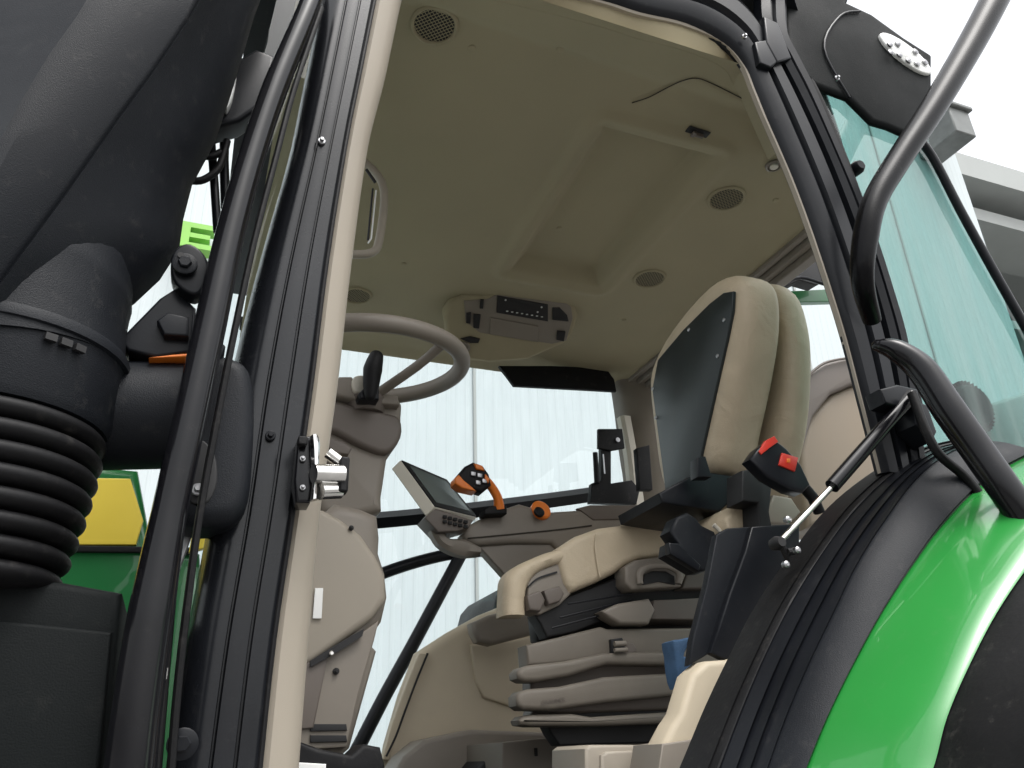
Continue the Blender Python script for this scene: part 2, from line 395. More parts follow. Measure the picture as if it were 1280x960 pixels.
for (u, v_, r) in ((543, 31, .045), (908, 248, .048), (812, 348, .048), (446, 369, .045)): speaker(u, v_, r)
# reading lamp, coat hook recess
c = onc(967, 206, .0); mb = MB(); mb.add(*lathe_g(c, DN, [(.024, -.002), (.024, .006), (.018, .009), (.016, .004)], 28), 0); mb.add(*lathe_g(c, DN, [(.012, .0), (.012, .0085), (.009, .011)], 20), 1)
mb.build('reading_lamp', [M_taupe, M_bez], head)
mb = MB(); c = onc(871, 165, .001); ex = (onc(886, 169)-onc(857, 160)).normalized(); ey = DN.cross(ex)
mb.add(*box_g(c, ex*.034, ey*.016, V((0, 0, .0015))), 0); mb.add(*box_g(c+DN*.006+ex*.004, ex*.014, ey*.004, V((0, 0, .006))), 1); mb.add(*box_g(c+DN*.008-ex*.012, ex*.005, ey*.009, V((0, 0, .004))), 1)
bevel(mb.build('coat_hook', [M_dark, M_taupd], head), .002)
for u, v_ in ((700, 60), (1000-30, 250), (700, 300), (590, 60), (505, 330), (780, 400)):
    c = onc(u, v_, .0005); mesh('trim_clip', *lathe_g(c, DN, [(.009, -.001), (.009, .0018), (.006, .003), (.001, .0032)], 18), M_head, head)
# seam around the rear roof flap
tube('flap_seam', [onc(u, v_, .0055) for u, v_ in ((790, 128), (812, 120), (835, 108), (852, 94), (868, 88), (885, 93), (920, 112), (955, 132))], .0013, M_seam, head, smooth=4, seg=8)
# grab handle at the front of the roof
cA, cB = P(447, 203, 1.62), P(447, 320, 1.62)
hp = [P(u, v_, 1.62) for u, v_ in ((440, 198), (462, 208), (480, 238), (474, 300), (464, 316), (440, 318))]
gh = tube('grab_handle', hp, .0105, M_trim, T, smooth=4, seg=12, oval=1.0)
mb = MB(); mb.add(*tube_g([P(u, v_, 1.60) for u, v_ in ((470, 238), (464, 298), (460, 304))], .0022, seg=8)); mb.build('handle_strip', M_wht, gh)
mb = MB(); mb.add(*tube_g([P(u, v_, 1.60) for u, v_ in ((466, 236), (460, 300))], .0026, seg=8)); mb.add(*tube_g([P(u, v_, 1.60) for u, v_ in ((458, 212), (469, 228))], .004, seg=8)); mb.build('handle_groove', M_dark, gh)

# rear header trims along the back edge of the roof
mb = MB()
for k, (dx, z, hw, hh) in enumerate(((.0, 2.985, .012, .02), (.03, 2.975, .012, .028), (.065, 2.955, .02, .03))):
    mb.add(*box_g((1.665+dx, 2.19, z), (hw, 0, 0), (0, .67, 0), (0, 0, hh)))
bevel(mb.build('rear_header_trim', M_taupe, T), .004)
# cab roof shell above the lining
mesh('roof_panel', [(-.05,1.03,3.2),(1.2,1.03,3.2),(1.74,1.45,3.2),(1.74,2.92,3.2),(-.05,2.92,3.2),(-.05,1.03,3.27),(1.2,1.03,3.27),(1.74,1.45,3.27),(1.74,2.92,3.27),(-.05,2.92,3.27)], [(0,1,2,3,4),(9,8,7,6,5),(0,5,6,1),(1,6,7,2),(2,7,8,3),(3,8,9,4),(4,9,5,0)], M_blkm, T)

# ---------------- door frame: front pillar, top arch, rear pillar
VV = (960, 800, 640, 480, 330, 180, 90, 0)
beL = [(322, 985), (342, 800), (366, 640), (389, 480), (408, 330), (432, 180), (450, 90), (468, 0), (478, -50)]
beR = [(374, 985), (388, 800), (402, 640), (424, 480), (441, 330), (462, 180), (484, 90), (503, 0), (516, -50)]
blL = [(203, 985), (232, 800), (262, 640), (286, 480), (322, 330), (364, 180), (383, 90), (401, 0), (411, -50)]
pil = ribbon('front_pillar', blL, beL, YD-.01, YD-.01,
    [(0, -.05), (.01, -.035), (.04, -.022), (.08, -.012), (.14, -.003), (.20, .003), (.28, .008), (.37, .010), (.44, .008), (.455, .001), (.47, .001), (.49, .009), (.62, .011), (.70, .009), (.715, .002), (.735, .002), (.75, .009), (.93, .008), (.97, .004), (.99, -.012)], .07, M_blkp, T)
ribbon('pillar_trim', beL, beR, YD, YD+.03, [(0, -.01), (.04, 0), (.2, .008), (.6, .012), (.85, .006), (.97, -.006), (1, -.02)], .07, M_trim, pil)
tube('pillar_seal', [P(u, v_, YD-.012) for u, v_ in beL], .0035, M_rub, pil, smooth=4, seg=10)
bolt('pillar_screw', 402, 177, YD-.022, 5, M_stl, pil); bolt('pillar_screw', 338, 545, YD-.024, 6.5, M_blk, pil)
o = bolt('pillar_bolt', 228, 930, YD-.04, 19, M_blk, pil)
# door seam down to the sill
# header running into the rear pillar
outer = [(380, -150), (520, -120), (640, -85), (760, -55), (850, -34), (915, -12), (950, 24), (974, 72), (1000, 122), (1029, 184), (1054, 245), (1074, 300), (1096, 370), (1114, 440), (1130, 530), (1140, 600)]
inner = [(400, -70), (520, -48), (640, -26), (750, -1), (800, 15), (856, 28), (905, 51), (931, 79), (944, 109), (957, 141), (976, 184), (995, 229), (1021, 300), (1055, 405), (1078, 490), (1104, 590)]
arch = ribbon('door_header', inner, outer, YD+.005, YD, [(0, -.02), (.03, -.003), (.12, .008), (.38, .012), (.44, .004), (.50, .002), (.54, .013), (.80, .012), (.86, .000), (.97, -.004), (1, -.015)], .014, M_blk, T)
lin = [(u-3.4, v_+(3 if u < 900 else 1)) for u, v_ in inner]
ribbon('header_lining', lin, [(u+1, v_) for u, v_ in inner], YD+.012, YD+.012, [(0, 0), (.5, .003), (1, 0)], .012, M_trim, arch)
rA = [V((0, 0, 0))+P(u, v_-1, YD+.013) for u, v_ in inner[1:11]]
rB = [onc(u-6-(10 if u > 920 else 0), v_+16, .0005) for u, v_ in inner[1:11]]
rA = catmull(rA, 4); rB = catmull(rB, 4)
mesh('header_return', *loft([[a_, a_.lerp(b_, .5)+V((0, 0, -.004)), b_, b_+V((0, 0, .02)), a_+V((0, 0, .03))] for a_, b_ in zip(rA, rB)]), M_head, arch)
rpil = ribbon('rear_pillar', [(946, -60), (948, -20), (951, 30), (974, 72), (1000, 122), (1029, 184), (1054, 245), (1074, 300), (1096, 370), (1114, 440), (1130, 530), (1140, 600)],
    [(986, -60), (985, -20), (986, 41), (1000, 76), (1018, 112), (1046, 178), (1076, 247), (1096, 302), (1116, 365), (1134, 430), (1148, 530), (1156, 600)], YD-.006, YD-.006,
    [(0, -.02), (.06, .004), (.30, .012), (.36, .002), (.44, .002), (.5, .010), (.78, .013), (.84, .004), (.95, .0), (1, -.02)], .02, M_blk, T)
for k, (u, v_) in enumerate(((930, 46), (1046, 98))): bolt('pillar_screw', u, v_, YD-.02, 3.5, M_stl, rpil)
mb = MB(); mb.add(*pillow_g([(944, 52), (966, 48), (975, 75), (964, 84), (950, 78)], (0, YD-.02, 0), YN, .03, .004)); mb.add(*pillow_g([(955, 20), (973, 28), (990, 72), (972, 78), (958, 52)], (0, YD-.022, 0), YN, .03, .005)); mb.build('hinge_block', M_blk, rpil)
# roof corner above the quarter glass
rf = pillow('roof_corner', [(975, -60), (1075, -40), (1060, 2), (1090, 16), (1130, 45), (1166, 68), (1166, 110), (1150, 150), (1142, 170), (1128, 165), (1112, 158), (1092, 152), (1062, 122), (1014, 104), (985, 60)], YD+.01, .022, .015, M_box, T, K=3)
tube('roof_corner_bead', [P(u, v_, YD+.006) for u, v_ in ((1062, 122), (1030, 60), (1050, 20), (1075, 14))], .003, M_blk, rf, smooth=5, seg=8)
wl = mesh('work_lamp', *pillow_g([(1133+33*math.cos(t)*.95+8*math.sin(t), 66+17*math.sin(t)*1.05+19*math.cos(t)) for t in [2*math.pi*k/28 for k in range(28)]], (0, YD+.002, 0), YN, .02, .004), [M_led], rf)
mb = MB()
for k, (u, v_) in enumerate(((1112, 56), (1122, 55), (1124, 69), (1144, 65), (1146, 80), (1156, 78), (1135, 76), (1113, 66))):
    c = P(u, v_, YD+.000); mb.add(*lathe_g(c, YN, [(rp(4.2, c), 0), (rp(4.2, c), .003), (rp(2.5, c), .0045)], 14))
mb.build('led', M_stl, wl)
# quarter glass with its rear edge strip
qg = pillow('quarter_window', [(1000, 55), (1150, 110), (1165, 195), (1200, 262), (1240, 335), (1285, 415), (1325, 490), (1340, 600), (1160, 600), (1130, 520), (1080, 300)], YD+.035, .005, .001, G_q, T, K=1, angle=8)
tube('window_seal', [P(u, v_, YD+.02) for u, v_ in ((1140, 165), (1165, 195), (1200, 262), (1240, 335), (1285, 415), (1330, 500))], rp(5.5, P(1200, 262, YD)), M_blk, qg, smooth=4, seg=12)
tube('window_seal', [P(u, v_, YD+.02) for u, v_ in ((1012, 102), (1030, 140), (1066, 230), (1100, 330), (1128, 430), (1150, 520))], rp(6, P(1100, 330, YD)), M_rub, qg, smooth=4, seg=12)
c = P(1069, 212, YD+.02); mesh('window_latch', *lathe_g(c, YN, [(rp(8, c), -.01), (rp(9, c), .01), (rp(6, c), .02)], 18), M_blk, qg)

# ---------------- cab front: long rail in front of the pillar, windscreen
gr = [(158, 1000, .93), (172, 880, .93), (190, 760, .93), (212, 640, .93), (238, 520, .93), (262, 410, .94), (286, 300, .95), (312, 205, .96), (344, 110, .97), (384, 15, .98), (404, -40, .99)]
w_ = [43, 40, 37, 29, 27, 26.5, 24, 22, 21, 18, 17]
pts = [P(u, v_, y) for u, v_, y in gr]; rail = tube('entry_rail', pts, [rp(a*.92, p) for a, p in zip(w_, pts)], M_blkg, T, smooth=5, seg=28, oval=.8)
tube('rail_seal', [P(u, v_, .975) for u, v_ in ((212, 985), (222, 860), (236, 740), (250, 640), (272, 520), (296, 400), (318, 300), (344, 200), (368, 110), (402, 10))], .0045, M_rub, rail, smooth=4, seg=10)
ws = pillow('windscreen', [(150, 1000), (215, 640), (270, 330), (330, 60), (360, -60), (470, -60), (400, 400), (330, 1000)], 1.13, .006, .001, G_win, T, K=1, angle=8)
# wiper behind the rail
wp = mesh('wiper', *tube_g([P(u, v_, 1.09) for u, v_ in ((228, 655), (216, 728), (206, 850), (196, 985))], [.0075, .006, .005, .004], seg=10), M_dark, T)
mb = MB(); mb.add(*box_g(P(224, 690, 1.075), V((.008, 0, .0)), V((0, .006, 0)), V((.006, 0, .03)))); bevel(mb.build('wiper_arm', M_stl, wp), .002)
mb = MB(); mb.add(*box_g(P(206, 842, 1.07), V((.003, 0, 0)), V((0, .003, 0)), V((0, 0, .006)))); mb.build('wiper_clip', M_chr, wp)

# ---------------- air intake shroud, hose and box at the left
sh = bpy.data.objects.new('tmp', None); bpy.data.objects.remove(sh)
# shroud: three facets with creases, built as a loft of rows from the far left to its right edge
rows = []
edgeR = [(352, -70), (318, 20), (292, 108), (268, 180), (240, 232), (229, 275), (224, 312), (200, 350), (168, 380), (152, 392)]
crease = [(285, -70), (236, 20), (190, 88), (150, 142), (112, 196), (78, 244), (44, 290), (20, 322), (0, 350), (-20, 378)]
crea2 = [(150, -70), (96, 20), (60, 70), (24, 130), (0, 176), (-24, 220), (-48, 262), (-70, 300), (-90, 330), (-110, 360)]
edgeL = [(-60, -70), (-90, 20), (-100, 70), (-110, 130), (-120, 176), (-130, 220), (-140, 262), (-150, 300), (-160, 330), (-170, 360)]
for k in range(len(edgeR)):
    e, c1, c2_, l = edgeR[k], crease[k], crea2[k], edgeL[k]
    eR = P(*e, 1.02); c_1 = P(*c1, .86); c_2 = P(*c2_, .82); lL = P(*l, .95)
    row = [P(e[0]-1, e[1], 1.28)+V((-.03, 0, 0)), eR]
    for t in (.05, .12): row.append(eR.lerp(c_1, t)+V((0, -.022*math.sin(t/.12*math.pi/2), 0)))
    m0 = eR.lerp(c_1, .5)+V((0, -.02, 0)); row += [m0, c_1+V((.004, -.002, 0)), c_1+V((0, .004, 0)), c_1+V((-.004, -.002, 0)), c_1.lerp(c_2, .5)+V((0, -.006, 0)), c_2+V((.012, 0, 0)), c_2, lL, lL+V((0, .3, 0))]
    rows.append(row)
rr = []
for k in range(len(rows)-1):
    for t in (0, .5): rr.append([rows[k][j].lerp(rows[k+1][j], t) for j in range(len(rows[0]))])
rr.append(rows[-1])
shroud = mesh('intake_shroud', *loft(rr), M_blkm, T, angle=28)
# elbow from the shroud down to the collar
axp = [P(66, 290, 1.0), P(30, 345, 1.0), P(8, 405, 1.0), P(2, 470, 1.0)]
mesh('elbow', *tube_g(axp, [.11, .128, .131, .131], seg=48, smooth=6), M_blkm, shroud)
# hose with collar (axis vertical)
ctr = P(-4, 500, 1.0); rad = rp(136, ctr)
def zat(v_): return P(-4, v_, 1.0).z
hose_ax = [(P(-4, 455, 1.0), 1.0)]
prof = []
ct, cb = zat(448), zat(538); base = zat(744)
z0 = base
pr = [(rad*1.0, ct-z0+.012), (rad*1.04, ct-z0+.010), (rad*1.06, ct-z0+.004), (rad*1.06, ct-z0-.004), (rad*1.02, ct-z0-.006), (rad*1.01, ct-z0-.012), (rad*1.0, cb-z0+.01), (rad*.97, cb-z0)]
cl = mesh('hose_collar', *lathe_g(V((ctr.x, 1.0, z0)), (0, 0, 1), [(0.01, ct-z0+.012)]+pr+[(0.01, cb-z0)], 72), M_blkm, T)
prof = [(.02, cb-z0)]; n_r = 8; hb = cb-z0-.0
for k in range(n_r):
    zc_ = hb*(1-(k+.5)/n_r)+.0; rk = rad*(1.0-.16*(k/(n_r-1))**1.8); hh_ = hb/n_r*.5
    for a in range(-80, 81, 20):
        prof.append((rk-.016+.016*math.cos(R(a)), zc_-hh_*.95*math.sin(R(a))))
    prof.append((rk-.022, zc_-hh_))
prof.append((.02, 0))
hose = mesh('intake_hose', *lathe_g(V((ctr.x, 1.0, z0)), (-.02, 0, 1), prof, 72), M_rub, T, angle=60)
for k in range(3):
    a = R(-62+k*7); mb = MB(); c = V((ctr.x+math.cos(a)*rad*1.05, 1.0+math.sin(a)*rad*1.05, ct-.02)); mb.add(*box_g(c, V((-math.sin(a), math.cos(a), 0))*.006, V((math.cos(a), math.sin(a), 0))*.003, V((0, 0, .004)))); mb.build('collar_tab', M_dark, cl)
# box underneath
bx = pillow('filter_box', [(-120, 712), (0, 718), (80, 727), (152, 740), (147, 790), (128, 1000), (-120, 1000)], .965, .3, .010, M_box, T, K=3)
mb = MB(); mb.add(*pillow_g([(-120, 770), (0, 775), (140, 790), (120, 1000), (-120, 1000)], (0, .955, 0), YN, .02, .004)); mb.build('box_cover', M_box, bx)

# bracket and drum between shroud and rail
br = pillow('shroud_bracket', [(214, 322), (222, 308), (238, 304), (256, 318), (262, 340), (250, 366), (232, 364), (216, 348)], .98, .03, .004, M_blk, T, sm=3)
o = bolt('bracket_bolt', 231, 330, .972, 15, M_blkm, br)
c = P(226, 320, .970); mesh('bracket_hole', *lathe_g(c, YN, [(rp(4, c), -.002), (rp(4, c), .003)], 14), M_dark, br)
mb = MB()
mb.add(*pillow_g([(148, 425), (200, 372), (222, 358), (232, 372), (245, 385), (240, 440), (195, 446), (160, 438)], (0, 1.0, 0), YN, .06, .004))
mb.add(*pillow_g([(196, 400), (210, 390), (236, 396), (236, 420), (205, 418)], (0, .985, 0), YN, .03, .003))
mb.add(*pillow_g([(250, 418), (272, 420), (282, 432), (276, 446), (250, 446)], (0, 1.0, 0), YN, .06, .004))
lk = mb.build('lamp_bracket', M_blk, T)
mesh('marker_lens', *pillow_g([(186, 447), (215, 443), (240, 441), (240, 446)], (0, .99, 0), YN, .02, .002), M_org, lk)
p1, p2 = P(120, 519, 1.05), P(252, 519, 1.05); rdm = rp(69, p1)
dr = tube('mirror_arm', [p1, p2], rdm, M_blkm, T, seg=40)
blk = pillow('mirror_mount', [(226, 462), (240, 448), (262, 440), (290, 442), (312, 458), (319, 500), (317, 570), (312, 620), (300, 644), (280, 654), (240, 654), (226, 640), (224, 560)], 1.0, .09, .022, M_blkm, T, K=5, sm=3)
mesh('mount_recess', *pillow_g([(236, 560), (250, 548), (268, 566), (272, 600), (262, 626), (246, 630), (236, 620)], (0, .998, 0), YN, .01, .003, sm=3), M_dark, blk)
bolt('mount_bolt', 247, 612, .993, 8, M_stl, blk)
# hose and cable pieces in the gap above
tube('wiring_hose', [P(u, v_, 1.15) for u, v_ in ((226, 224), (250, 226), (268, 216), (276, 204), (284, 176))], .0062, M_rub, T, smooth=5, seg=12)
tube('wiring_hose', [P(u, v_, 1.15) for u, v_ in ((240, 190), (262, 196), (276, 190))], .0060, M_rub, T, smooth=5, seg=12)
mb = MB(); mb.add(*tube_g([P(u, v_, 1.17) for u, v_ in ((262, 150), (268, 230), (272, 290))], .007, seg=12)); mb.add(*tube_g([P(u, v_, 1.2) for u, v_ in ((282, 120), (280, 200), (282, 260))], .008, seg=12)); mb.build('mirror_stay', M_blk, T)
pillow('mirror_knuckle', [(285, 80), (320, 60), (345, 70), (330, 130), (300, 150), (270, 158), (272, 130)], 1.12, .05, .008, M_blk, T)
mesh('rail_lamp', *pillow_g([(296, 92), (291, 120), (284, 134), (281, 125), (288, 104)], (0, 1.1, 0), YN, .02, .003, sm=3), M_led, T)

# bonnet with yellow stripe
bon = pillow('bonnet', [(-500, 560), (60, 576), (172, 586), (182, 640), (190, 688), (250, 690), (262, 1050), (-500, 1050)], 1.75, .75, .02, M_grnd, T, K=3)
mesh('side_stripe', *pillow_g([(-200, 590), (60, 596), (163, 598), (179, 650), (170, 681), (-200, 681)], (0, 1.742, 0), YN, .02, .003), M_yel, bon)
mesh('stripe_edge', *pillow_g([(60, 681), (178, 683), (246, 684), (246, 691), (60, 689)], (0, 1.738, 0), YN, .03, .002), M_rub, bon)
mesh('side_stripe', *pillow_g([(236, 690), (242, 655), (262, 655), (260, 684)], (0, 1.60, 0), YN, .02, .003), M_yel, bon)

# ---------------- door striker on the front pillar
st = pillow('door_striker', [(373, 546), (390, 544), (392, 600), (388, 628), (370, 628), (368, 600)], YD-.055, .04, .004, M_blkg, T)
ribbon('striker_plate', [(388, 545), (389, 570), (391, 600), (388, 626)], [(397, 544), (400, 556), (397, 600), (397, 624)], YD-.065, YD-.06, [(0, 0), (.3, .006), (.7, .006), (1, 0)], .006, M_chr, st)
mb = MB(); mb.add(*tube_g([P(392, 592, YD-.07), P(428, 593, YD-.06)], rp(12, P(400, 590, 1)), seg=28)); mb.add(*tube_g([P(400, 614, YD-.06), P(424, 613, YD-.05)], rp(11, P(400, 590, 1)), seg=28)); mb.add(*tube_g([P(410, 566, YD-.04), P(428, 580, YD-.04)], rp(8, P(400, 590, 1)), seg=20)); mb.build('striker_pin', M_chr, st)
mb = MB(); mb.add(*box_g(P(429, 595, YD-.055), V((.006, 0, 0)), V((0, .010, 0)), V((0, 0, .024)))); bevel(mb.build('striker_cap', M_rub, st), .003)
bevel(mesh('striker_block', *box_g(P(378, 552, YD-.062), V((.006, 0, 0)), V((0, .006, 0)), V((0, 0, .006))), M_rub, st), .002)
bolt('striker_screw', 378, 574, YD-.057, 4, M_stl, st); bolt('striker_screw', 378, 610, YD-.057, 4, M_stl, st)

# ---------------- steering column and wheel
YS = 1.72
colm = pillow('steering_column', [(398, 470), (430, 478), (462, 492), (500, 498), (503, 520), (501, 545), (492, 562), (486, 568), (478, 620), (472, 640), (400, 640), (400, 560), (392, 540)], YS, .16, .02, M_taupe, T, K=4, sm=3)
pillow('column_shroud', [(395, 498), (440, 506), (478, 514), (500, 522), (502, 545), (484, 566), (450, 556), (420, 540), (395, 532)], YS-.02, .06, .012, M_taupd, colm, K=3, sm=3)
pillow('column_top', [(415, 478), (425, 470), (440, 470), (452, 486), (498, 494), (500, 506), (450, 502), (415, 492)], YS-.03, .10, .008, M_taupe, colm, K=3)
pillow('clutch_boot', [(404, 556), (414, 548), (430, 552), (440, 560), (436, 568), (420, 566)], YS-.06, .05, .004, M_taupd, colm)
cw = P(458, 455, YS); e1 = P(572, 466, YS)-cw; rw = e1.length
view = (cw-CAM).normalized(); dpt = (cw-CAM).dot(FW)
vb = RT*(10*dpt/F_PX)+UP*(47*dpt/F_PX)
e2 = vb; e2 = e2-e1*(e2.dot(e1)/e1.length_squared)
kk = math.sqrt(max(0, rw*rw-e2.length_squared)); tw = -view; tw = (tw-e1*(tw.dot(e1)/e1.length_squared)).normalized()
e2 = (e2+tw*kk).normalized()*rw
ring = [cw+e1*math.cos(t)+e2*math.sin(t) for t in [2*math.pi*k/64 for k in range(65)]]
whl = tube('steering_wheel', ring, rp(10.5, cw), M_taupe, T, seg=18)
hub = cw-e1.cross(e2).normalized()*(-.0)
nw = e1.cross(e2).normalized(); nw = nw if nw.z < 0 else -nw
hub = cw+nw*.095
mb = MB()
for t in (50, 170, 290): a = cw+e1*math.cos(R(t))*.98+e2*math.sin(R(t))*.98; mb.add(*tube_g([a, a.lerp(hub, .35)+nw*.008, hub], [rp(6, cw)]*3, seg=12, smooth=4))
mb.build('spoke', M_taupe, whl)
mesh('hub', *lathe_g(hub, nw, [(.045, -.015), (.05, 0), (.04, .03)], 28), M_taupd, whl)
lev = tube('shuttle_lever', [P(463, 494, YS-.08), P(464, 482, YS-.08), P(466, 462, YS-.08), P(470, 447, YS-.08)], [rp(7, cw), rp(9.5, cw), rp(11.5, cw), rp(9, cw)], M_rub, T, seg=20, smooth=4, roundcap=True)
pillow('lever_boot', [(448, 492), (456, 484), (474, 486), (474, 499), (450, 498)], YS-.07, .04, .004, M_blk, lev)
pillow('turn_signal_knob', [(440, 478), (444, 470), (456, 470), (458, 488), (444, 490)], YS-.04, .04, .005, M_bez, lev, sm=3)
# dashboard side below
db = pillow('dashboard', [(340, 620), (404, 640), (420, 626), (450, 632), (474, 642), (477, 670), (476, 690), (484, 715), (487, 745), (480, 775), (462, 800), (474, 812), (440, 935), (380, 990), (300, 990)], 1.66, .3, .03, M_taupe, T, K=4)
pillow('side_panel', [(340, 640), (404, 636), (426, 648), (452, 668), (470, 694), (482, 718), (484, 748), (468, 772), (392, 828), (340, 850)], 1.635, .05, .015, M_trim, db, K=4)
pillow('lower_panel', [(340, 852), (388, 832), (450, 792), (474, 775), (468, 800), (448, 870), (434, 934), (340, 940)], 1.645, .05, .004, M_taupe, db)
ribbon('panel_gap', [(388, 826), (420, 806), (455, 786)], [(388, 834), (422, 815), (453, 795)], 1.63, 1.63, [(0, 0), (1, 0)], .01, M_dark, db)
pillow('lower_hatch', [(340, 850), (402, 820), (410, 822), (392, 910), (340, 915)], 1.637, .05, .003, M_taupd, db)
mb = MB()
for vv in (910, 924): mb.add(*pillow_g([(388, vv-5), (433, vv-5), (434, vv+3), (388, vv+4)], (0, 1.640, 0), YN, .01, .001))
mb.build('vent_slot', M_dark, db)
bolt('panel_screw', 420, 839, 1.642, 4, M_dark, db); bolt('panel_screw', 439, 660, 1.633, 3.2, M_dark, db)
mesh('white_sticker', *pillow_g([(394, 735), (404, 735), (402, 773), (391, 773)], (0, 1.629, 0), YN, .003, .0005), M_wht, db)
c = P(414, 817, 1.628); mesh('panel_latch', *lathe_g(c, YN, [(.004, 0), (.005, .006), (.003, .009)], 12), M_chr, db)
ped = pillow('floor_pedal', [(370, 925), (400, 936), (440, 944), (455, 930), (476, 934), (482, 958), (470, 985), (370, 985)], 1.5, .1, .008, M_rub, T)
mesh('pedal_stripe', *pillow_g([(372, 953), (408, 955), (406, 985), (372, 985)], (0, 1.49, 0), YN, .01, .002), M_wht, ped)

# ---------------- far side: window frames, glass, pillar
YF = 2.84
hd = ribbon('window_header', [(300, 395), (430, 420), (530, 436), (640, 455), (780, 452)], [(300, 408), (430, 432), (530, 447), (640, 459), (780, 462)], YF, YF, [(0, .0), (.2, .012), (.8, .012), (1, 0)], .03, M_dark, T)
vis = pillow('sun_visor', [(624, 457), (690, 457), (758, 460), (768, 474), (771, 489), (700, 485), (643, 482), (634, 470)], YF-.10, .02, .004, M_rub, T)
fp = ribbon('far_pillar', [(752, 452), (768, 468), (776, 510), (782, 560), (788, 600), (792, 660)], [(800, 425), (815, 450), (822, 510), (830, 570), (835, 620), (838, 680)], YF-.05, YF-.15, [(0, 0), (.1, .02), (.5, .03), (.9, .02), (1, 0)], .06, M_taupe, T)
ribbon('pillar_trim', [(775, 520), (784, 570), (790, 632)], [(788, 520), (797, 570), (806, 632)], YF-.09, YF-.10, [(0, 0), (.3, .01), (1, 0)], .03, M_bez, fp)
tube('window_bar', [P(u, v_, YF-.02) for u, v_ in ((440, 653), (520, 646), (620, 634), (740, 618), (830, 603))], rp(11, P(600, 630, YF)), M_blk, T, seg=4, oval=.9, smooth=4)
fd = tube('far_door_frame', [P(u, v_, YF-.03) for u, v_ in ((430, 738), (480, 716), (530, 700), (575, 691), (620, 690), (680, 700))], rp(7, P(600, 630, YF)), M_blk, T, seg=12, smooth=5)
tube('frame_stay', [P(u, v_, YF-.04) for u, v_ in ((576, 694), (545, 752), (515, 808), (480, 872), (445, 940), (420, 985))], rp(7.5, P(600, 630, YF)), M_blk, fd, seg=12, smooth=4)
pillow('far_window', [(300, 400), (640, 460), (780, 480), (840, 700), (640, 990), (200, 990)], YF+.02, .005, .001, G_win, T, K=1, angle=8)
# phone bracket on the far bar
mt = MB()
mt.add(*pillow_g([(748, 536), (778, 536), (781, 560), (764, 563), (748, 560)], (0, YF-.2, 0), YN, .015, .002))
mt.add(*pillow_g([(752, 556), (764, 556), (764, 604), (790, 600), (800, 612), (796, 630), (738, 628), (740, 604), (752, 600)], (0, YF-.19, 0), YN, .03, .003))
mt.add(*tube_g([P(744, 566, YF-.2), P(746, 604, YF-.2)], .010, seg=12))
mt.add(*pillow_g([(796, 560), (812, 556), (816, 612), (800, 612)], (0, YF-.3, 0), YN, .03, .003))
bk = mt.build('device_bracket', M_rub, T)
mb = MB(); c = P(772, 550, YF-.205); mb.add(*lathe_g(c, YN, [(rp(3, c), 0), (rp(3, c), .004)], 12)); mb.build('bracket_bolt', M_stl, bk); mb = MB(); c = P(755, 580, YF-.21); mb.add(*box_g(c, V((.002, 0, 0)), V((0, .002, 0)), V((0, 0, .04)))); mb.build('bracket_pin', M_stl, bk)

# ---------------- overhead console
YC = 2.45
def co(u, v_, d=0): return (u, v_)
oc_o = onc(640, 372, 0); nC = V((-.05, -.62, -.78)).normalized()
oc = pillow('overhead_console', [(556, 398), (562, 380), (578, 369), (606, 369), (620, 361), (650, 361), (700, 369), (718, 378), (723, 395), (716, 418), (706, 430), (660, 450), (612, 454), (572, 448), (560, 425)], 0, .10, .016, M_head, T, n=nC, o=oc_o, K=4)
def ocp(name, pts, lift, m, r=.002, dep=.01, **k): return mesh(name, *pillow_g(pts, oc_o+nC*lift, nC, dep, r, **k), m, oc)
ocp('console_face', [(580, 376), (610, 374), (625, 366), (700, 373), (714, 384), (716, 398), (708, 426), (690, 430), (600, 416), (582, 402)], .004, M_taupe, sm=0)
rad_ = ocp('radio', [(622, 370), (685, 381), (685, 402), (621, 391)], .010, M_dark, r=.001)
mb = MB()
for k in range(8): c = hit(634+k*6.2, 389+k*1.0, oc_o+nC*.0115, nC); mb.add(*box_g(c, RT*.0038, nC*.0008, UP*.0018))
for u, v_ in ((632, 375), (677, 384), (672, 390)): c = hit(u, v_, oc_o+nC*.0115, nC); mb.add(*lathe_g(c, nC, [(.0035, 0), (.0035, .001)], 10))
mb.build('radio_key', M_ico, rad_) if False else mb.build('radio_keys', M_ico, oc)
ocp('console_recess', [(691, 385), (700, 385), (709, 394), (711, 402), (691, 400)], .010, M_dark, r=.001)
for q in ([(601, 375), (605, 375), (604, 386), (600, 386)], [(583, 392), (589, 391), (588, 405), (583, 404)], [(592, 393), (601, 394), (599, 411), (592, 410)], [(697, 414), (707, 415), (705, 427), (696, 425)]): ocp('rocker_switch', q, .012, M_dark, r=.0012)
ocp('console_lid', [(613, 397), (673, 408), (673, 428), (612, 418)], .009, M_taupe, r=.002)
c = hit(588, 424, oc_o+nC*.002, nC); ocp('console_vent', [(576, 424), (588, 421), (600, 424), (598, 429), (588, 429)], .008, M_dark, r=.001)
c = hit(580, 434, oc_o+nC*.002, nC); mb = MB(); mb.add(*lathe_g(c, nC, [(.022, 0), (.022, .008), (.015, .009), (.014, .003), (.001, .003)], 24)); mb.build('console_knob', M_taupe, oc)

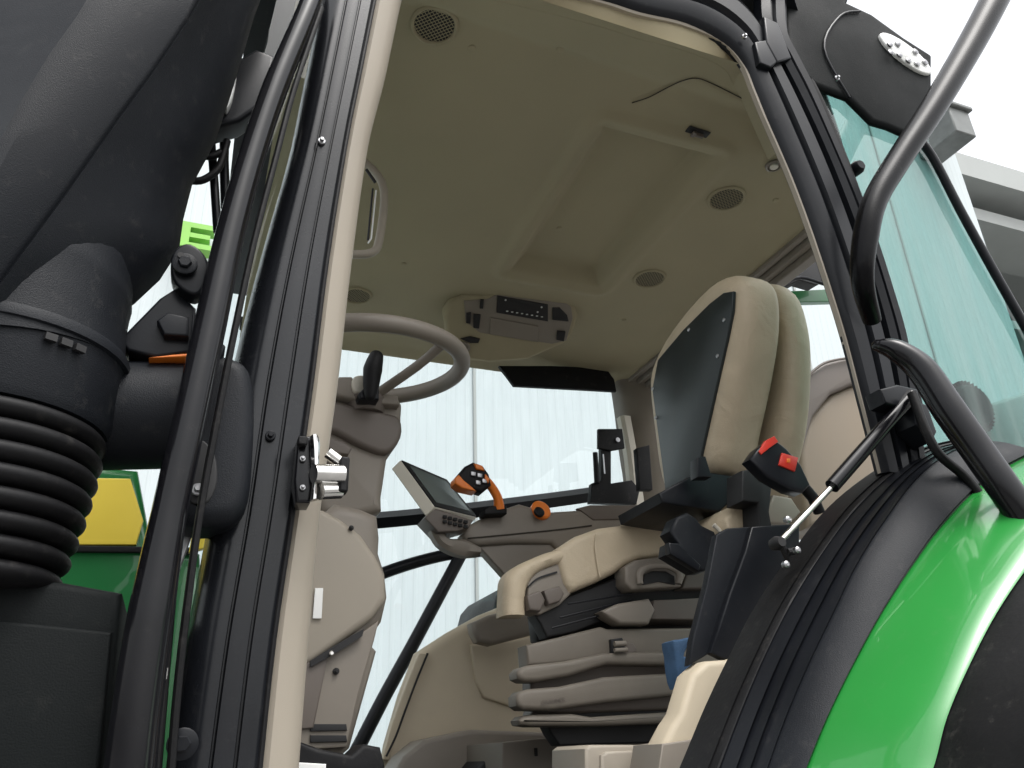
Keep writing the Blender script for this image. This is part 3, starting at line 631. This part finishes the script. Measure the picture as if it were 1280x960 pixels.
# ---------------- armrest console, display, joystick
YA = 2.02
ar = pillow('armrest_console', [(577, 668), (590, 654), (610, 643), (632, 635), (650, 629), (664, 633), (676, 640), (722, 637), (738, 632), (780, 631), (850, 630), (850, 660), (760, 672), (700, 690), (690, 679), (640, 679), (600, 682), (583, 677)], YA, .05, .014, M_taupe, T, K=4)
pillow('console_skirt', [(597, 681), (640, 676), (692, 676), (760, 670), (720, 700), (690, 720), (650, 735), (634, 722)], YA+.015, .04, .006, M_taupe, ar)
pillow('console_pad', [(722, 635), (738, 631), (820, 631), (818, 649), (742, 650)], YA-.004, .02, .004, M_taupd, ar)
ribbon('console_seam', [(585, 672), (640, 667), (700, 661), (740, 656)], [(585, 673.5), (640, 668.5), (700, 662.5), (740, 657.5)], YA-.003, YA-.003, [(0, 0), (1, 0)], .004, M_seam, ar)
# display
q = [P(500, 575, 1.98), P(558, 600, 2.14), P(596, 647, 2.12), P(543, 634, 1.95)]
tv = P(489, 586, 1.99)-q[0]; nn_ = (q[1]-q[0]).cross(q[3]-q[0]).normalized()
def hexa(q, t): return [*q, *[x+t for x in q]], [(0, 1, 2, 3), (7, 6, 5, 4), (0, 4, 5, 1), (1, 5, 6, 2), (2, 6, 7, 3), (3, 7, 4, 0)]
dsp = bevel(mesh('display', *hexa(q, tv), M_bez, T), .003)
cq = sum(q, V())/4; out = -tv.normalized()
mesh('bezel', *hexa([cq+(x-cq)*.97+out*.003 for x in q], -out*.004), M_rub, dsp)
mesh('screen', *hexa([cq+(x-cq)*.78+out*.0045 for x in q], -out*.002), M_scr, dsp)
kp = pillow('keypad', [(531, 647), (542, 635), (560, 640), (592, 650), (586, 660), (572, 664), (548, 665)], 1.96, .08, .004, M_taupd, dsp)
ribbon('arm', [(534, 652), (548, 680), (575, 694), (600, 694)], [(550, 652), (560, 672), (580, 674), (600, 684)], 1.99, 1.99, [(0, 0), (.3, .01), (.8, .01), (1, 0)], .03, M_taupe, dsp)
mb = MB()
for a_ in range(5):
    for b_ in range(2): c = P(556+a_*6.5, 646+a_*1.6+b_*6, 1.955); mb.add(*box_g(c, V((.005, 0, 0)), V((0, .003, 0)), V((0, 0, .0035))))
mb.build('keypad_buttons', M_rub, dsp)
# joystick
js = mesh('joystick', *tube_g([P(624, 636, 1.99), P(622, 622, 1.98), P(613, 607, 1.97), P(603, 598, 1.96)], [rp(8, cw), rp(6.5, cw), rp(6.5, cw), rp(8, cw)], seg=18, smooth=4), M_org, T)
pillow('grip_head', [(572, 594), (582, 582), (592, 577), (604, 581), (612, 592), (615, 606), (603, 616), (588, 611), (575, 606)], 1.945, .04, .010, M_rub, js, K=4)
pillow('grip_side', [(569, 597), (574, 593), (580, 600), (590, 608), (596, 614), (578, 610), (569, 604)], 1.940, .045, .004, M_org, js)
pillow('grip_cap', [(593, 579), (603, 582), (606, 588), (596, 586)], 1.938, .02, .002, M_org, js); pillow('grip_cap', [(607, 592), (612, 598), (611, 604), (606, 598)], 1.938, .02, .002, M_org, js)
for u, v_ in ((592, 592), (600, 594), (606, 601), (598, 603)): pillow('thumb_button', [(u-3, v_-3), (u+3, v_-2), (u+3, v_+3), (u-3, v_+2)], 1.939, .01, .001, M_stl, js, K=2)
pillow('gaiter', [(606, 637), (614, 632), (634, 632), (634, 642), (606, 643)], 1.98, .05, .004, M_rub, js)
dl = mesh('speed_dial', *lathe_g(P(676, 638, YA+.004), V((.1, -.9, .3)), [(rp(15, cw), -.015), (rp(15.5, cw), .004), (rp(13, cw), .008), (rp(8, cw), .008)], 30), M_org, T)
mesh('dial_face', *lathe_g(P(674, 640, YA-.022), V((.1, -.9, .3)), [(rp(8, cw), -.004), (rp(8, cw), .003), (rp(6, cw), .005)], 24), M_rub, dl)

# ---------------- operator seat
YQ = 1.70
seat = pillow('operator_seat', [(698, 685), (722, 669), (750, 659), (790, 654), (840, 651), (895, 656), (905, 685), (850, 694), (800, 698), (784, 706), (770, 716), (748, 727), (714, 741), (706, 728), (700, 705)], YQ, .07, .018, M_leath, T, K=5)
ribbon('front_bolster', [(632, 768), (633, 742), (635, 720), (648, 706), (668, 696), (688, 688), (703, 684)], [(660, 768), (660, 748), (662, 733), (671, 718), (686, 709), (698, 705), (706, 703)], YQ, YQ, [(0, -.03), (.08, -.012), (.25, -.003), (.5, 0), (.8, -.004), (.95, -.012), (1, -.02)], .06, M_leath, seat)
pillow('under_frame', [(668, 765), (712, 742), (784, 706), (905, 690), (905, 800), (690, 815), (672, 800)], YQ+.10, .05, .006, M_dark, seat, K=2)
tube('cushion_seam', [P(u, v_, YQ-.004) for u, v_ in ((745, 668), (744, 682), (746, 700), (750, 722))], .0022, M_leath, seat, smooth=4, seg=8)
0 and tube('cushion_piping', [P(u, v_, YQ-.001) for u, v_ in ((704, 690), (724, 676), (752, 666), (792, 661), (842, 658), (892, 661))], .0024, M_leath, seat, smooth=4, seg=8)
pillow('cushion_core', [(735, 672), (760, 662), (900, 660), (900, 690), (800, 700), (760, 716)], YQ+.06, .36, .02, M_leath, seat, K=3)
pillow('side_switch_panel', [(660, 728), (672, 714), (704, 702), (714, 742), (700, 756), (676, 768), (660, 764)], YQ+.012, .05, .004, M_taupe, seat)
ribbon('panel_gap', [(660, 733), (672, 722), (696, 714)], [(660, 735), (673, 724), (697, 716)], YQ+.008, YQ+.008, [(0, 0), (1, 0)], .003, M_dark, seat)
pillow('adjuster_lever', [(659, 744), (676, 738), (682, 750), (676, 764), (662, 762)], YQ-.01, .04, .005, M_taupd, seat); pillow('adjuster_lever', [(680, 738), (700, 732), (706, 742), (700, 752), (686, 756)], YQ-.01, .04, .005, M_taupd, seat)
pillow('seat_frame', [(668, 768), (712, 744), (770, 722), (784, 732), (900, 728), (905, 752), (860, 760), (780, 765), (720, 790), (684, 797), (676, 780)], YQ+.03, .05, .006, M_dark, seat)
mb = MB()
for a, b_ in (((700, 772), (790, 750)), ((690, 785), (755, 768)), ((710, 755), (790, 742))): mb.add(*tube_g([P(*a, YQ+.01), P(*b_, YQ+.01)], .0022, seg=8))
mb.build('slide_rail', M_blk, seat)
pillow('recline_housing', [(782, 708), (794, 700), (836, 694), (852, 704), (858, 718), (852, 733), (790, 737), (782, 728)], YQ-.02, .06, .006, M_taupe, seat, K=3)
tube('recline_handle', [P(u, v_, YQ-.035) for u, v_ in ((800, 730), (800, 716), (812, 708), (834, 708), (848, 716), (848, 730))], .008, M_taupe, seat, smooth=5, seg=12)
pillow('recline_recess', [(804, 731), (806, 718), (816, 714), (832, 714), (843, 720), (844, 731), (824, 727)], YQ-.024, .01, .001, M_dark, seat)
pillow('side_cover', [(850, 694), (905, 690), (915, 735), (852, 736), (858, 718)], YQ-.005, .05, .006, M_taupd, seat)
pillow('height_lever', [(752, 764), (774, 754), (812, 748), (820, 762), (812, 780), (776, 780), (762, 772)], YQ-.02, .05, .008, M_taupe, seat, K=3)
pillow('base_bracket', [(818, 750), (900, 746), (905, 775), (812, 774)], YQ+.0, .3, .004, M_taupd, seat)
# suspension bellows
ub = pillow('suspension_base', [(658, 806), (700, 796), (752, 783), (760, 786), (900, 784), (900, 826), (756, 822), (700, 830), (660, 832)], YQ+.0, .06, .008, M_bellows, seat, K=3)
pillow('lower_plinth', [(676, 890), (900, 880), (900, 925), (700, 932), (690, 918)], YQ+.04, .05, .004, M_dark, seat)
def bell(name, pts, d, m=M_bellows): return pillow(name, pts, YQ+d, .06, .010, m, seat, K=4)
bell('bellows_fold', [(648, 848), (647, 840), (652, 834), (662, 831), (708, 826), (756, 816), (900, 812), (900, 832), (760, 830), (712, 845), (672, 852), (656, 852)], -.02)
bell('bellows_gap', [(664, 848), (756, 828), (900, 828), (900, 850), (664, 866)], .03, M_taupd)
bell('bellows_fold', [(647, 882), (646, 870), (651, 864), (662, 861), (700, 858), (756, 846), (900, 838), (900, 864), (760, 878), (690, 888), (654, 887)], -.02)
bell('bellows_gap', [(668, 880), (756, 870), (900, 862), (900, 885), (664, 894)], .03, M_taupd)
bell('bellows_fold', [(651, 906), (649, 900), (654, 895), (664, 893), (716, 892), (740, 896), (900, 886), (900, 902), (740, 908), (664, 908)], -.01)
mb = MB(); mb.add(*pillow_g([(764, 799), (778, 797), (782, 806), (778, 818), (765, 816)], (0, YQ-.012, 0), YN, .02, .002), 0); mb.add(*tube_g([P(768, 805, YQ-.025), P(782, 804, YQ-.025)], .006, seg=12), 1); mb.add(*tube_g([P(768, 813, YQ-.025), P(784, 812, YQ-.025)], .005, seg=12), 1)
mb.build('damper_knob', [M_dark, M_taupe], seat)
pillow('knob_shield', [(778, 802), (792, 804), (797, 812), (788, 819), (778, 818)], YQ-.01, .02, .003, M_taupd, seat)
pillow('base_core', [(760, 790), (900, 785), (900, 925), (760, 925)], YQ+.08, .34, .01, M_taupd, seat, K=2)
# embossed maker's lettering on the middle fold
cu = bpy.data.curves.new('maker_mark', 'FONT'); cu.body = 'GRAMMER'; cu.size = 1; cu.extrude = .03
to = bpy.data.objects.new('tmp_text', cu); sc.collection.objects.link(to); bpy.context.view_layer.update()
dg = bpy.context.evaluated_depsgraph_get(); me = bpy.data.meshes.new_from_object(to.evaluated_get(dg)); bpy.data.objects.remove(to)
wv = max(v_.co.x for v_ in me.vertices); p0 = P(676, 881, YQ-.022); p1 = P(707, 877, YQ-.022); exv = (p1-p0)/wv
for v_ in me.vertices: v_.co = p0+exv*v_.co.x+V((0, 0, 1))*exv.length*v_.co.y+V((0, -1, 0))*v_.co.z*exv.length
link('maker_mark', me, M_taupd, seat, smooth=False)

# backrests: operator backrest behind, folded companion seat in front of it
XP = P(905, 480, 1.42).x; XN = V((-1, 0, 0))
pillow('backrest', [(905, 385), (925, 362), (950, 352), (972, 362), (984, 392), (990, 440), (986, 520), (972, 585), (948, 635), (880, 635), (845, 560), (840, 470), (862, 410)], 0, .075, .036, M_leath, seat, n=XN, o=V((XP+.150, 0, 0)), K=6, sm=3, angle=80)
cs = pillow('companion_seat', [(806, 478), (818, 436), (846, 392), (880, 354), (905, 341), (922, 348), (928, 375), (926, 420), (916, 480), (903, 540), (893, 585), (868, 600), (832, 616), (820, 600), (812, 545)], 0, .12, .046, M_leath, T, n=XN, o=V((XP, 0, 0)), rb=.03, K=7, sm=3, angle=80)
cs['label'] = 'folded companion seat with black back panel'
bp = pillow('back_panel', [(916, 364), (904, 366), (886, 380), (854, 412), (822, 450), (815, 487), (822, 540), (830, 600), (832, 622), (876, 592), (876, 568), (890, 505), (908, 425), (915, 388)], 0, .01, .002, M_pan, cs, n=XN, o=V((XP-.008, 0, 0)), K=2)
for u, v_ in ((861, 412), (905, 400), (897, 445), (816, 486), (820, 522)):
    c = PX(u, v_, XP-.009); mesh('panel_screw', *lathe_g(c, XN, [(.0055, 0), (.005, .002), (.003, .0032)], 12), M_stl, cs)
pillow('hinge_bracket', [(824, 616), (876, 588), (900, 592), (930, 596), (928, 612), (900, 640), (862, 634), (828, 628)], 1.5, .2, .005, M_blk, cs)
pillow('hinge_lever', [(872, 572), (882, 570), (890, 596), (872, 596)], 1.44, .03, .002, M_blk, cs)
pillow('lower_back_pad', [(812, 654), (820, 628), (846, 622), (892, 640), (905, 660), (880, 664)], 1.78, .2, .010, M_leath, seat, K=3)
pillow('companion_cushion', [(908, 648), (920, 630), (946, 620), (956, 650), (930, 668), (912, 664)], 1.42, .15, .008, M_leath, cs, K=3)
pillow('companion_cushion', [(960, 636), (968, 618), (990, 622), (1002, 640), (986, 656), (962, 654)], 1.36, .05, .006, M_trim, cs, K=3)
pillow('pivot_block', [(928, 588), (950, 584), (966, 600), (962, 640), (966, 662), (950, 662), (948, 628), (928, 626)], 1.36, .06, .004, M_dark, cs)
# seat belt buckles
bu = pillow('belt_buckle', [(938, 574), (948, 560), (966, 546), (984, 560), (1002, 580), (1014, 606), (1004, 616), (988, 612), (960, 596)], 1.26, .035, .007, M_blk, T, K=4)
pillow('release_button', [(978, 566), (998, 572), (994, 589), (974, 581)], 1.256, .01, .0006, M_red, bu, K=1); pillow('warning_label', [(949, 564), (958, 550), (968, 545), (973, 552), (962, 560), (952, 568)], 1.257, .01, .001, M_red, bu)
pillow('button_print', [(984, 573), (988, 573), (988, 578), (984, 578)], 1.2545, .002, .0003, M_org, bu, K=1)
tube('buckle_stalk', [P(1004, 608, 1.28), P(1016, 622, 1.29), P(1024, 640, 1.3)], .012, M_rub, bu, seg=12)
b2 = pillow('second_belt_buckle', [(838, 664), (846, 646), (860, 640), (872, 648), (878, 656), (894, 664), (904, 684), (898, 700), (882, 714), (872, 714), (836, 692), (838, 678), (848, 678)], 1.44, .05, .008, M_blkm, T, K=3)
b2['label'] = 'dark second buckle beside the seat cushion'; b2.name = 'belt_buckle.001'; ORG[b2.name] = ORG['second_belt_buckle']
pillow('buckle_edge', [(836, 678), (848, 680), (876, 706), (874, 714), (838, 692)], 1.432, .02, .003, M_blk, b2)
c = P(900, 680, 1.43); tube('buckle_washer', [P(u, v_, 1.45) for u, v_ in ((892, 656), (902, 668), (902, 690))], .005, M_bez, b2, smooth=4, seg=10)

# ---------------- far inner wheel arch and lower interior
wa = pillow('inner_wheel_arch', [(470, 1000), (482, 930), (500, 868), (520, 816), (560, 790), (600, 768), (640, 752), (690, 760), (900, 770), (900, 1000)], 2.42, .06, .03, M_sill, T, K=4)  # pale plastic puts light entering by the door into the arch colour
ribbon('arch_panel_gap', [(534, 816), (520, 850), (505, 890), (494, 920), (482, 945)], [(536, 817), (522, 851), (507, 891), (496, 921), (484, 946)], 2.405, 2.405, [(0, 0), (1, 0)], .01, M_dark, wa)
pillow('arch_front_edge', [(478, 950), (490, 905), (510, 850), (524, 816), (535, 817), (522, 850), (507, 890), (496, 920), (486, 950)], 2.41, .03, .004, M_sill, wa)
pillow('arch_armrest', [(590, 778), (612, 768), (640, 762), (676, 772), (684, 788), (650, 797), (616, 806), (598, 802), (592, 790)], 2.30, .06, .014, M_taupe, wa, K=4)
pillow('arch_recess', [(588, 806), (640, 800), (690, 790), (690, 890), (640, 884), (604, 872), (594, 850)], 2.41, .02, .008, M_sill, wa, K=3)
pillow('door_pocket', [(470, 1000), (505, 945), (530, 925), (590, 912), (700, 916), (740, 935), (740, 1000)], 2.25, .15, .012, M_taupe, wa, K=3)
pillow('floor_mat', [(590, 1000), (606, 952), (640, 942), (672, 946), (690, 965), (695, 1000)], 2.1, .2, .012, M_rub, T, sm=3)
pillow('far_tyre', [(618, 760), (622, 744), (632, 732), (644, 734), (650, 760)], 3.05, .5, .02, M_rub, T)
fl_ = pillow('seat_plinth', [(628, 928), (690, 922), (900, 915), (900, 1000), (628, 1000)], 1.98, .3, .004, M_taupe, T)
mb = MB()
for u in (670, 708): mb.add(*box_g(P(u, 940, 1.975), V((.003, 0, 0)), V((0, .003, 0)), V((0, 0, .009))))
mb.build('plinth_slot', M_dark, fl_)
mesh('cab_floor', *box_g((.85, 2.0, 1.36), (.9, 0, 0), (0, .85, 0), (0, 0, .04)), M_rub, T)
# black side plate, beige door sill trim
sp = pillow('side_plate', [(896, 668), (910, 660), (942, 658), (934, 690), (912, 745), (890, 815), (862, 832), (866, 800), (884, 730)], 1.30, .02, .003, M_blkm, T)
pillow('plate_return', [(940, 658), (1000, 654), (1000, 690), (960, 740), (914, 828), (889, 816), (912, 742), (932, 688)], 1.285, .02, .004, M_blk, sp)
sl = pillow('sill_trim', [(866, 842), (884, 826), (912, 824), (935, 815), (905, 880), (868, 1000), (820, 1000), (826, 935), (842, 905), (852, 890)], 1.27, .06, .012, M_sill, T, K=4)
pillow('sill_step', [(828, 930), (880, 922), (905, 922), (868, 1000), (818, 1000)], 1.262, .1, .003, M_taupe, sl)
sb = pillow('storage_lid', [(732, 936), (738, 931), (828, 931), (824, 1000), (732, 1000)], 1.40, .15, .006, M_trim, T, K=3)
pillow('lid_insert', [(752, 944), (760, 939), (800, 938), (800, 1000), (752, 1000)], 1.392, .02, .005, M_trim, sb, K=3)

# rear interior: shelf, rear window frame
rs = pillow('rear_shelf_trim', [(1000, 560), (1012, 520), (1040, 492), (1070, 478), (1110, 470), (1130, 640), (1010, 660)], 1.75, .25, .02, M_shelf, T, K=4)
pillow('shelf_cap', [(1004, 560), (1006, 500), (1010, 468), (1030, 454), (1056, 447), (1100, 444), (1106, 474), (1068, 480), (1040, 492), (1018, 520)], 1.73, .2, .012, M_taupd, rs, K=4)
tube('shelf_bead', [P(u, v_, 1.72) for u, v_ in ((1012, 468), (1030, 454), (1056, 448), (1080, 446))], .004, M_taupd, rs, smooth=4, seg=8)
rwf = pillow('rear_window_frame', [(944, 344), (966, 322), (1014, 284), (1060, 260), (1064, 330), (1020, 356), (1000, 350), (972, 364)], 1.95, .05, .005, M_dark, T)
tube('rear_wiper', [P(u, v_, 1.93) for u, v_ in ((975, 356), (1000, 347), (1030, 355), (1060, 362))], .007, M_blk, rwf, smooth=4, seg=10)
mesh('rear_beam', *pillow_g([(980, 364), (1060, 360), (1060, 376), (984, 378)], (0, 2.1, 0), YN, .03, .003), M_grnd, rwf)

# ---------------- outer fender (lofted strips at their own distance from the cab wall)
f0 = [(852, 1010), (880, 942), (905, 880), (935, 815), (968, 750), (1008, 690), (1052, 632), (1100, 590), (1150, 560), (1200, 548)]
f1 = [(880, 1010), (903, 945), (926, 885), (954, 820), (986, 757), (1022, 698), (1062, 644), (1108, 598), (1156, 566), (1205, 553)]
f2 = [(940, 1010), (958, 955), (980, 895), (1008, 830), (1038, 768), (1068, 706), (1104, 650), (1142, 600), (1186, 566), (1235, 553)]
f3 = [(990, 1010), (1008, 958), (1034, 895), (1066, 830), (1100, 768), (1136, 712), (1172, 662), (1210, 620), (1246, 590), (1290, 566)]
f4 = [(1150, 1010), (1170, 955), (1186, 895), (1214, 830), (1248, 765), (1288, 706), (1332, 650), (1380, 600), (1430, 560), (1490, 530)]
f5 = [(1330, 1010), (1350, 965), (1380, 895), (1420, 830), (1470, 765), (1530, 706), (1600, 650), (1680, 600), (1760, 560), (1850, 530)]
fen = bpy.data.objects.new('fender', None); sc.collection.objects.link(fen); fen.parent = T; ORG['fender'] = V((1.3, 1.0, 1.4)); fen.location = ORG['fender']-ORG['tractor']
ribbon('cab_seal', f0, f1, 1.09, 1.06, [(0, -.01), (.1, .004), (.3, .010), (.45, .002), (.55, .002), (.7, .012), (.9, .008), (1, -.002)], .05, M_rub, fen)
ribbon('inner_strip', f1, f2, 1.06, 1.0, [(0, 0), (.04, .004), (.20, .008), (.30, .010), (.36, 0), (.42, -.004), (.5, .004), (.56, .014), (.62, .004), (.68, .0), (.86, .006), (.93, .012), (1, .006)], .05, M_blk, fen)
ribbon('dark_panel', f2, f3, 1.0, .95, [(0, .006), (.04, .010), (.3, .014), (.7, .012), (.94, .006), (.99, .0)], .05, M_blkm, fen)
ribbon('green_panel', f3, f4, .952, .80, [(0, -.012), (.012, -.002), (.03, .004), (.25, .018), (.5, .024), (.75, .018), (.92, .008), (1, -.002)], .03, M_grn, fen, angle=60)
ribbon('rubber_flare', f4, f5, .802, .62, [(0, -.02), (.02, .0), (.06, .008), (.5, .02), (1, 0)], .03, M_rub, fen)
tube('panel_joint', [P(u, v_, .955) for u, v_ in f3], .0035, M_dark, fen, smooth=4, seg=8)

# ---------------- open door: frame tubes, handle bar and gas strut
dr_ = bpy.data.objects.new('open_door', None); sc.collection.objects.link(dr_); dr_.parent = T; ORG['open_door'] = V((1.2, .95, 1.6)); dr_.location = ORG['open_door']-ORG['tractor']
dp = [P(1272, -60, .84), P(1243, 0, .85), P(1212, 58, .87), P(1168, 132, .89), P(1122, 202, .91), P(1094, 250, .92), P(1082, 296, .93), P(1078, 350, .95), P(1090, 400, 1.0)]
wd = [20, 19, 18.5, 17.5, 17, 16.5, 17, 15, 12]
tube('door_frame', dp, [rp(a, p) for a, p in zip(wd, dp)], M_tube, dr_, seg=24, smooth=6, oval=.9)
dp = [P(1098, 432, .96), P(1120, 438, .94), P(1152, 462, .92), P(1186, 512, .90), P(1224, 566, .88), P(1262, 620, .86), P(1330, 720, .84)]
wd = [8, 14, 18, 20, 20, 20, 20]
tube('door_lower_rail', dp, [rp(a, p) for a, p in zip(wd, dp)], M_blkg, dr_, seg=24, smooth=6, roundcap=True)
dp = [P(1140, 492, .98), P(1168, 560, .96), P(1210, 600, .95), P(1262, 668, .93), P(1320, 740, .92)]
tube('rail_seal', dp, [rp(6, p) for p in dp], M_rub, dr_, seg=12, smooth=6)
gs = tube('gas_strut', [P(1140, 492, 1.0), P(1042, 606, 1.05)], rp(9, P(1100, 550, 1)), M_blk, dr_, seg=20) if False else None
gsr = tube('gas_strut', [P(1140, 494, 1.0), P(1040, 608, 1.04)], rp(9, P(1100, 550, 1)), M_blkg, T, seg=20)
tube('piston_rod', [P(1042, 606, 1.04), P(976, 676, 1.07)], rp(4, P(1000, 640, 1)), M_chr, gsr, seg=16)
c = P(972, 679, 1.07); mb = MB(); mb.add(*lathe_g(c, YN, [(.010, -.012), (.012, 0), (.008, .012)], 16)); mb.add(*tube_g([P(984, 690, 1.08), P(998, 688, 1.08)], .006, seg=10)); mb.add(*tube_g([P(974, 676, 1.08), P(986, 700, 1.09)], .006, seg=10)); mb.build('strut_joint', M_dark, gsr)
mb = MB()
for u, v_ in ((996, 688), (982, 706), (984, 650)): c = P(u, v_, 1.06); mb.add(*lathe_g(c, YN, [(.006, -.004), (.006, .004), (.003, .006)], 10))
mb.build('strut_bolt', M_stl, gsr)
mb = MB(); mb.add(*pillow_g([(1100, 486), (1122, 480), (1148, 486), (1150, 500), (1128, 510), (1106, 504)], (0, 1.0, 0), YN, .04, .005)); mb.add(*pillow_g([(1140, 500), (1160, 505), (1172, 540), (1166, 552), (1146, 530)], (0, 1.0, 0), YN, .05, .005)); mb.build('strut_mount', M_blk, gsr)
# made-up bristled rim for a dark reflection-like, hair-like edge behind the lower rail
c = P(1212, 510, 1.16); mb = MB()
mb.add(*lathe_g(c, YN, [(rp(30, c), -.02), (rp(32, c), 0), (rp(26, c), .02)], 30))
for k in range(36):
    a = 2*math.pi*k/36; d_ = V((math.cos(a), 0, math.sin(a))); mb.add(*box_g(c+d_*rp(33, c), d_*.004, V((0, .01, 0)), V((-math.sin(a), 0, math.cos(a)))*.0014))
mb.build('stand_in_rim', M_dark, T)
bl = pillow('rear_lamp_box', [(1238, 505), (1262, 496), (1320, 480), (1320, 620), (1262, 590), (1240, 560)], 1.2, .1, .01, M_grey, T, K=3)

# ---------------- blue cloth tucked behind the side plate (a thing of its own)
v = []; f = []; q0 = [(842, 801), (852, 799), (866, 796), (861, 808), (856, 820), (868, 824), (862, 842), (853, 860), (847, 838), (845, 818)]
o = mesh('blue_cloth', *pillow_g(q0, (0, 1.42, 0), YN, .05, .006, sm=2), M_blue); tag(o, 'crumpled blue cloth tucked between seat base and black side plate', 'cloth')
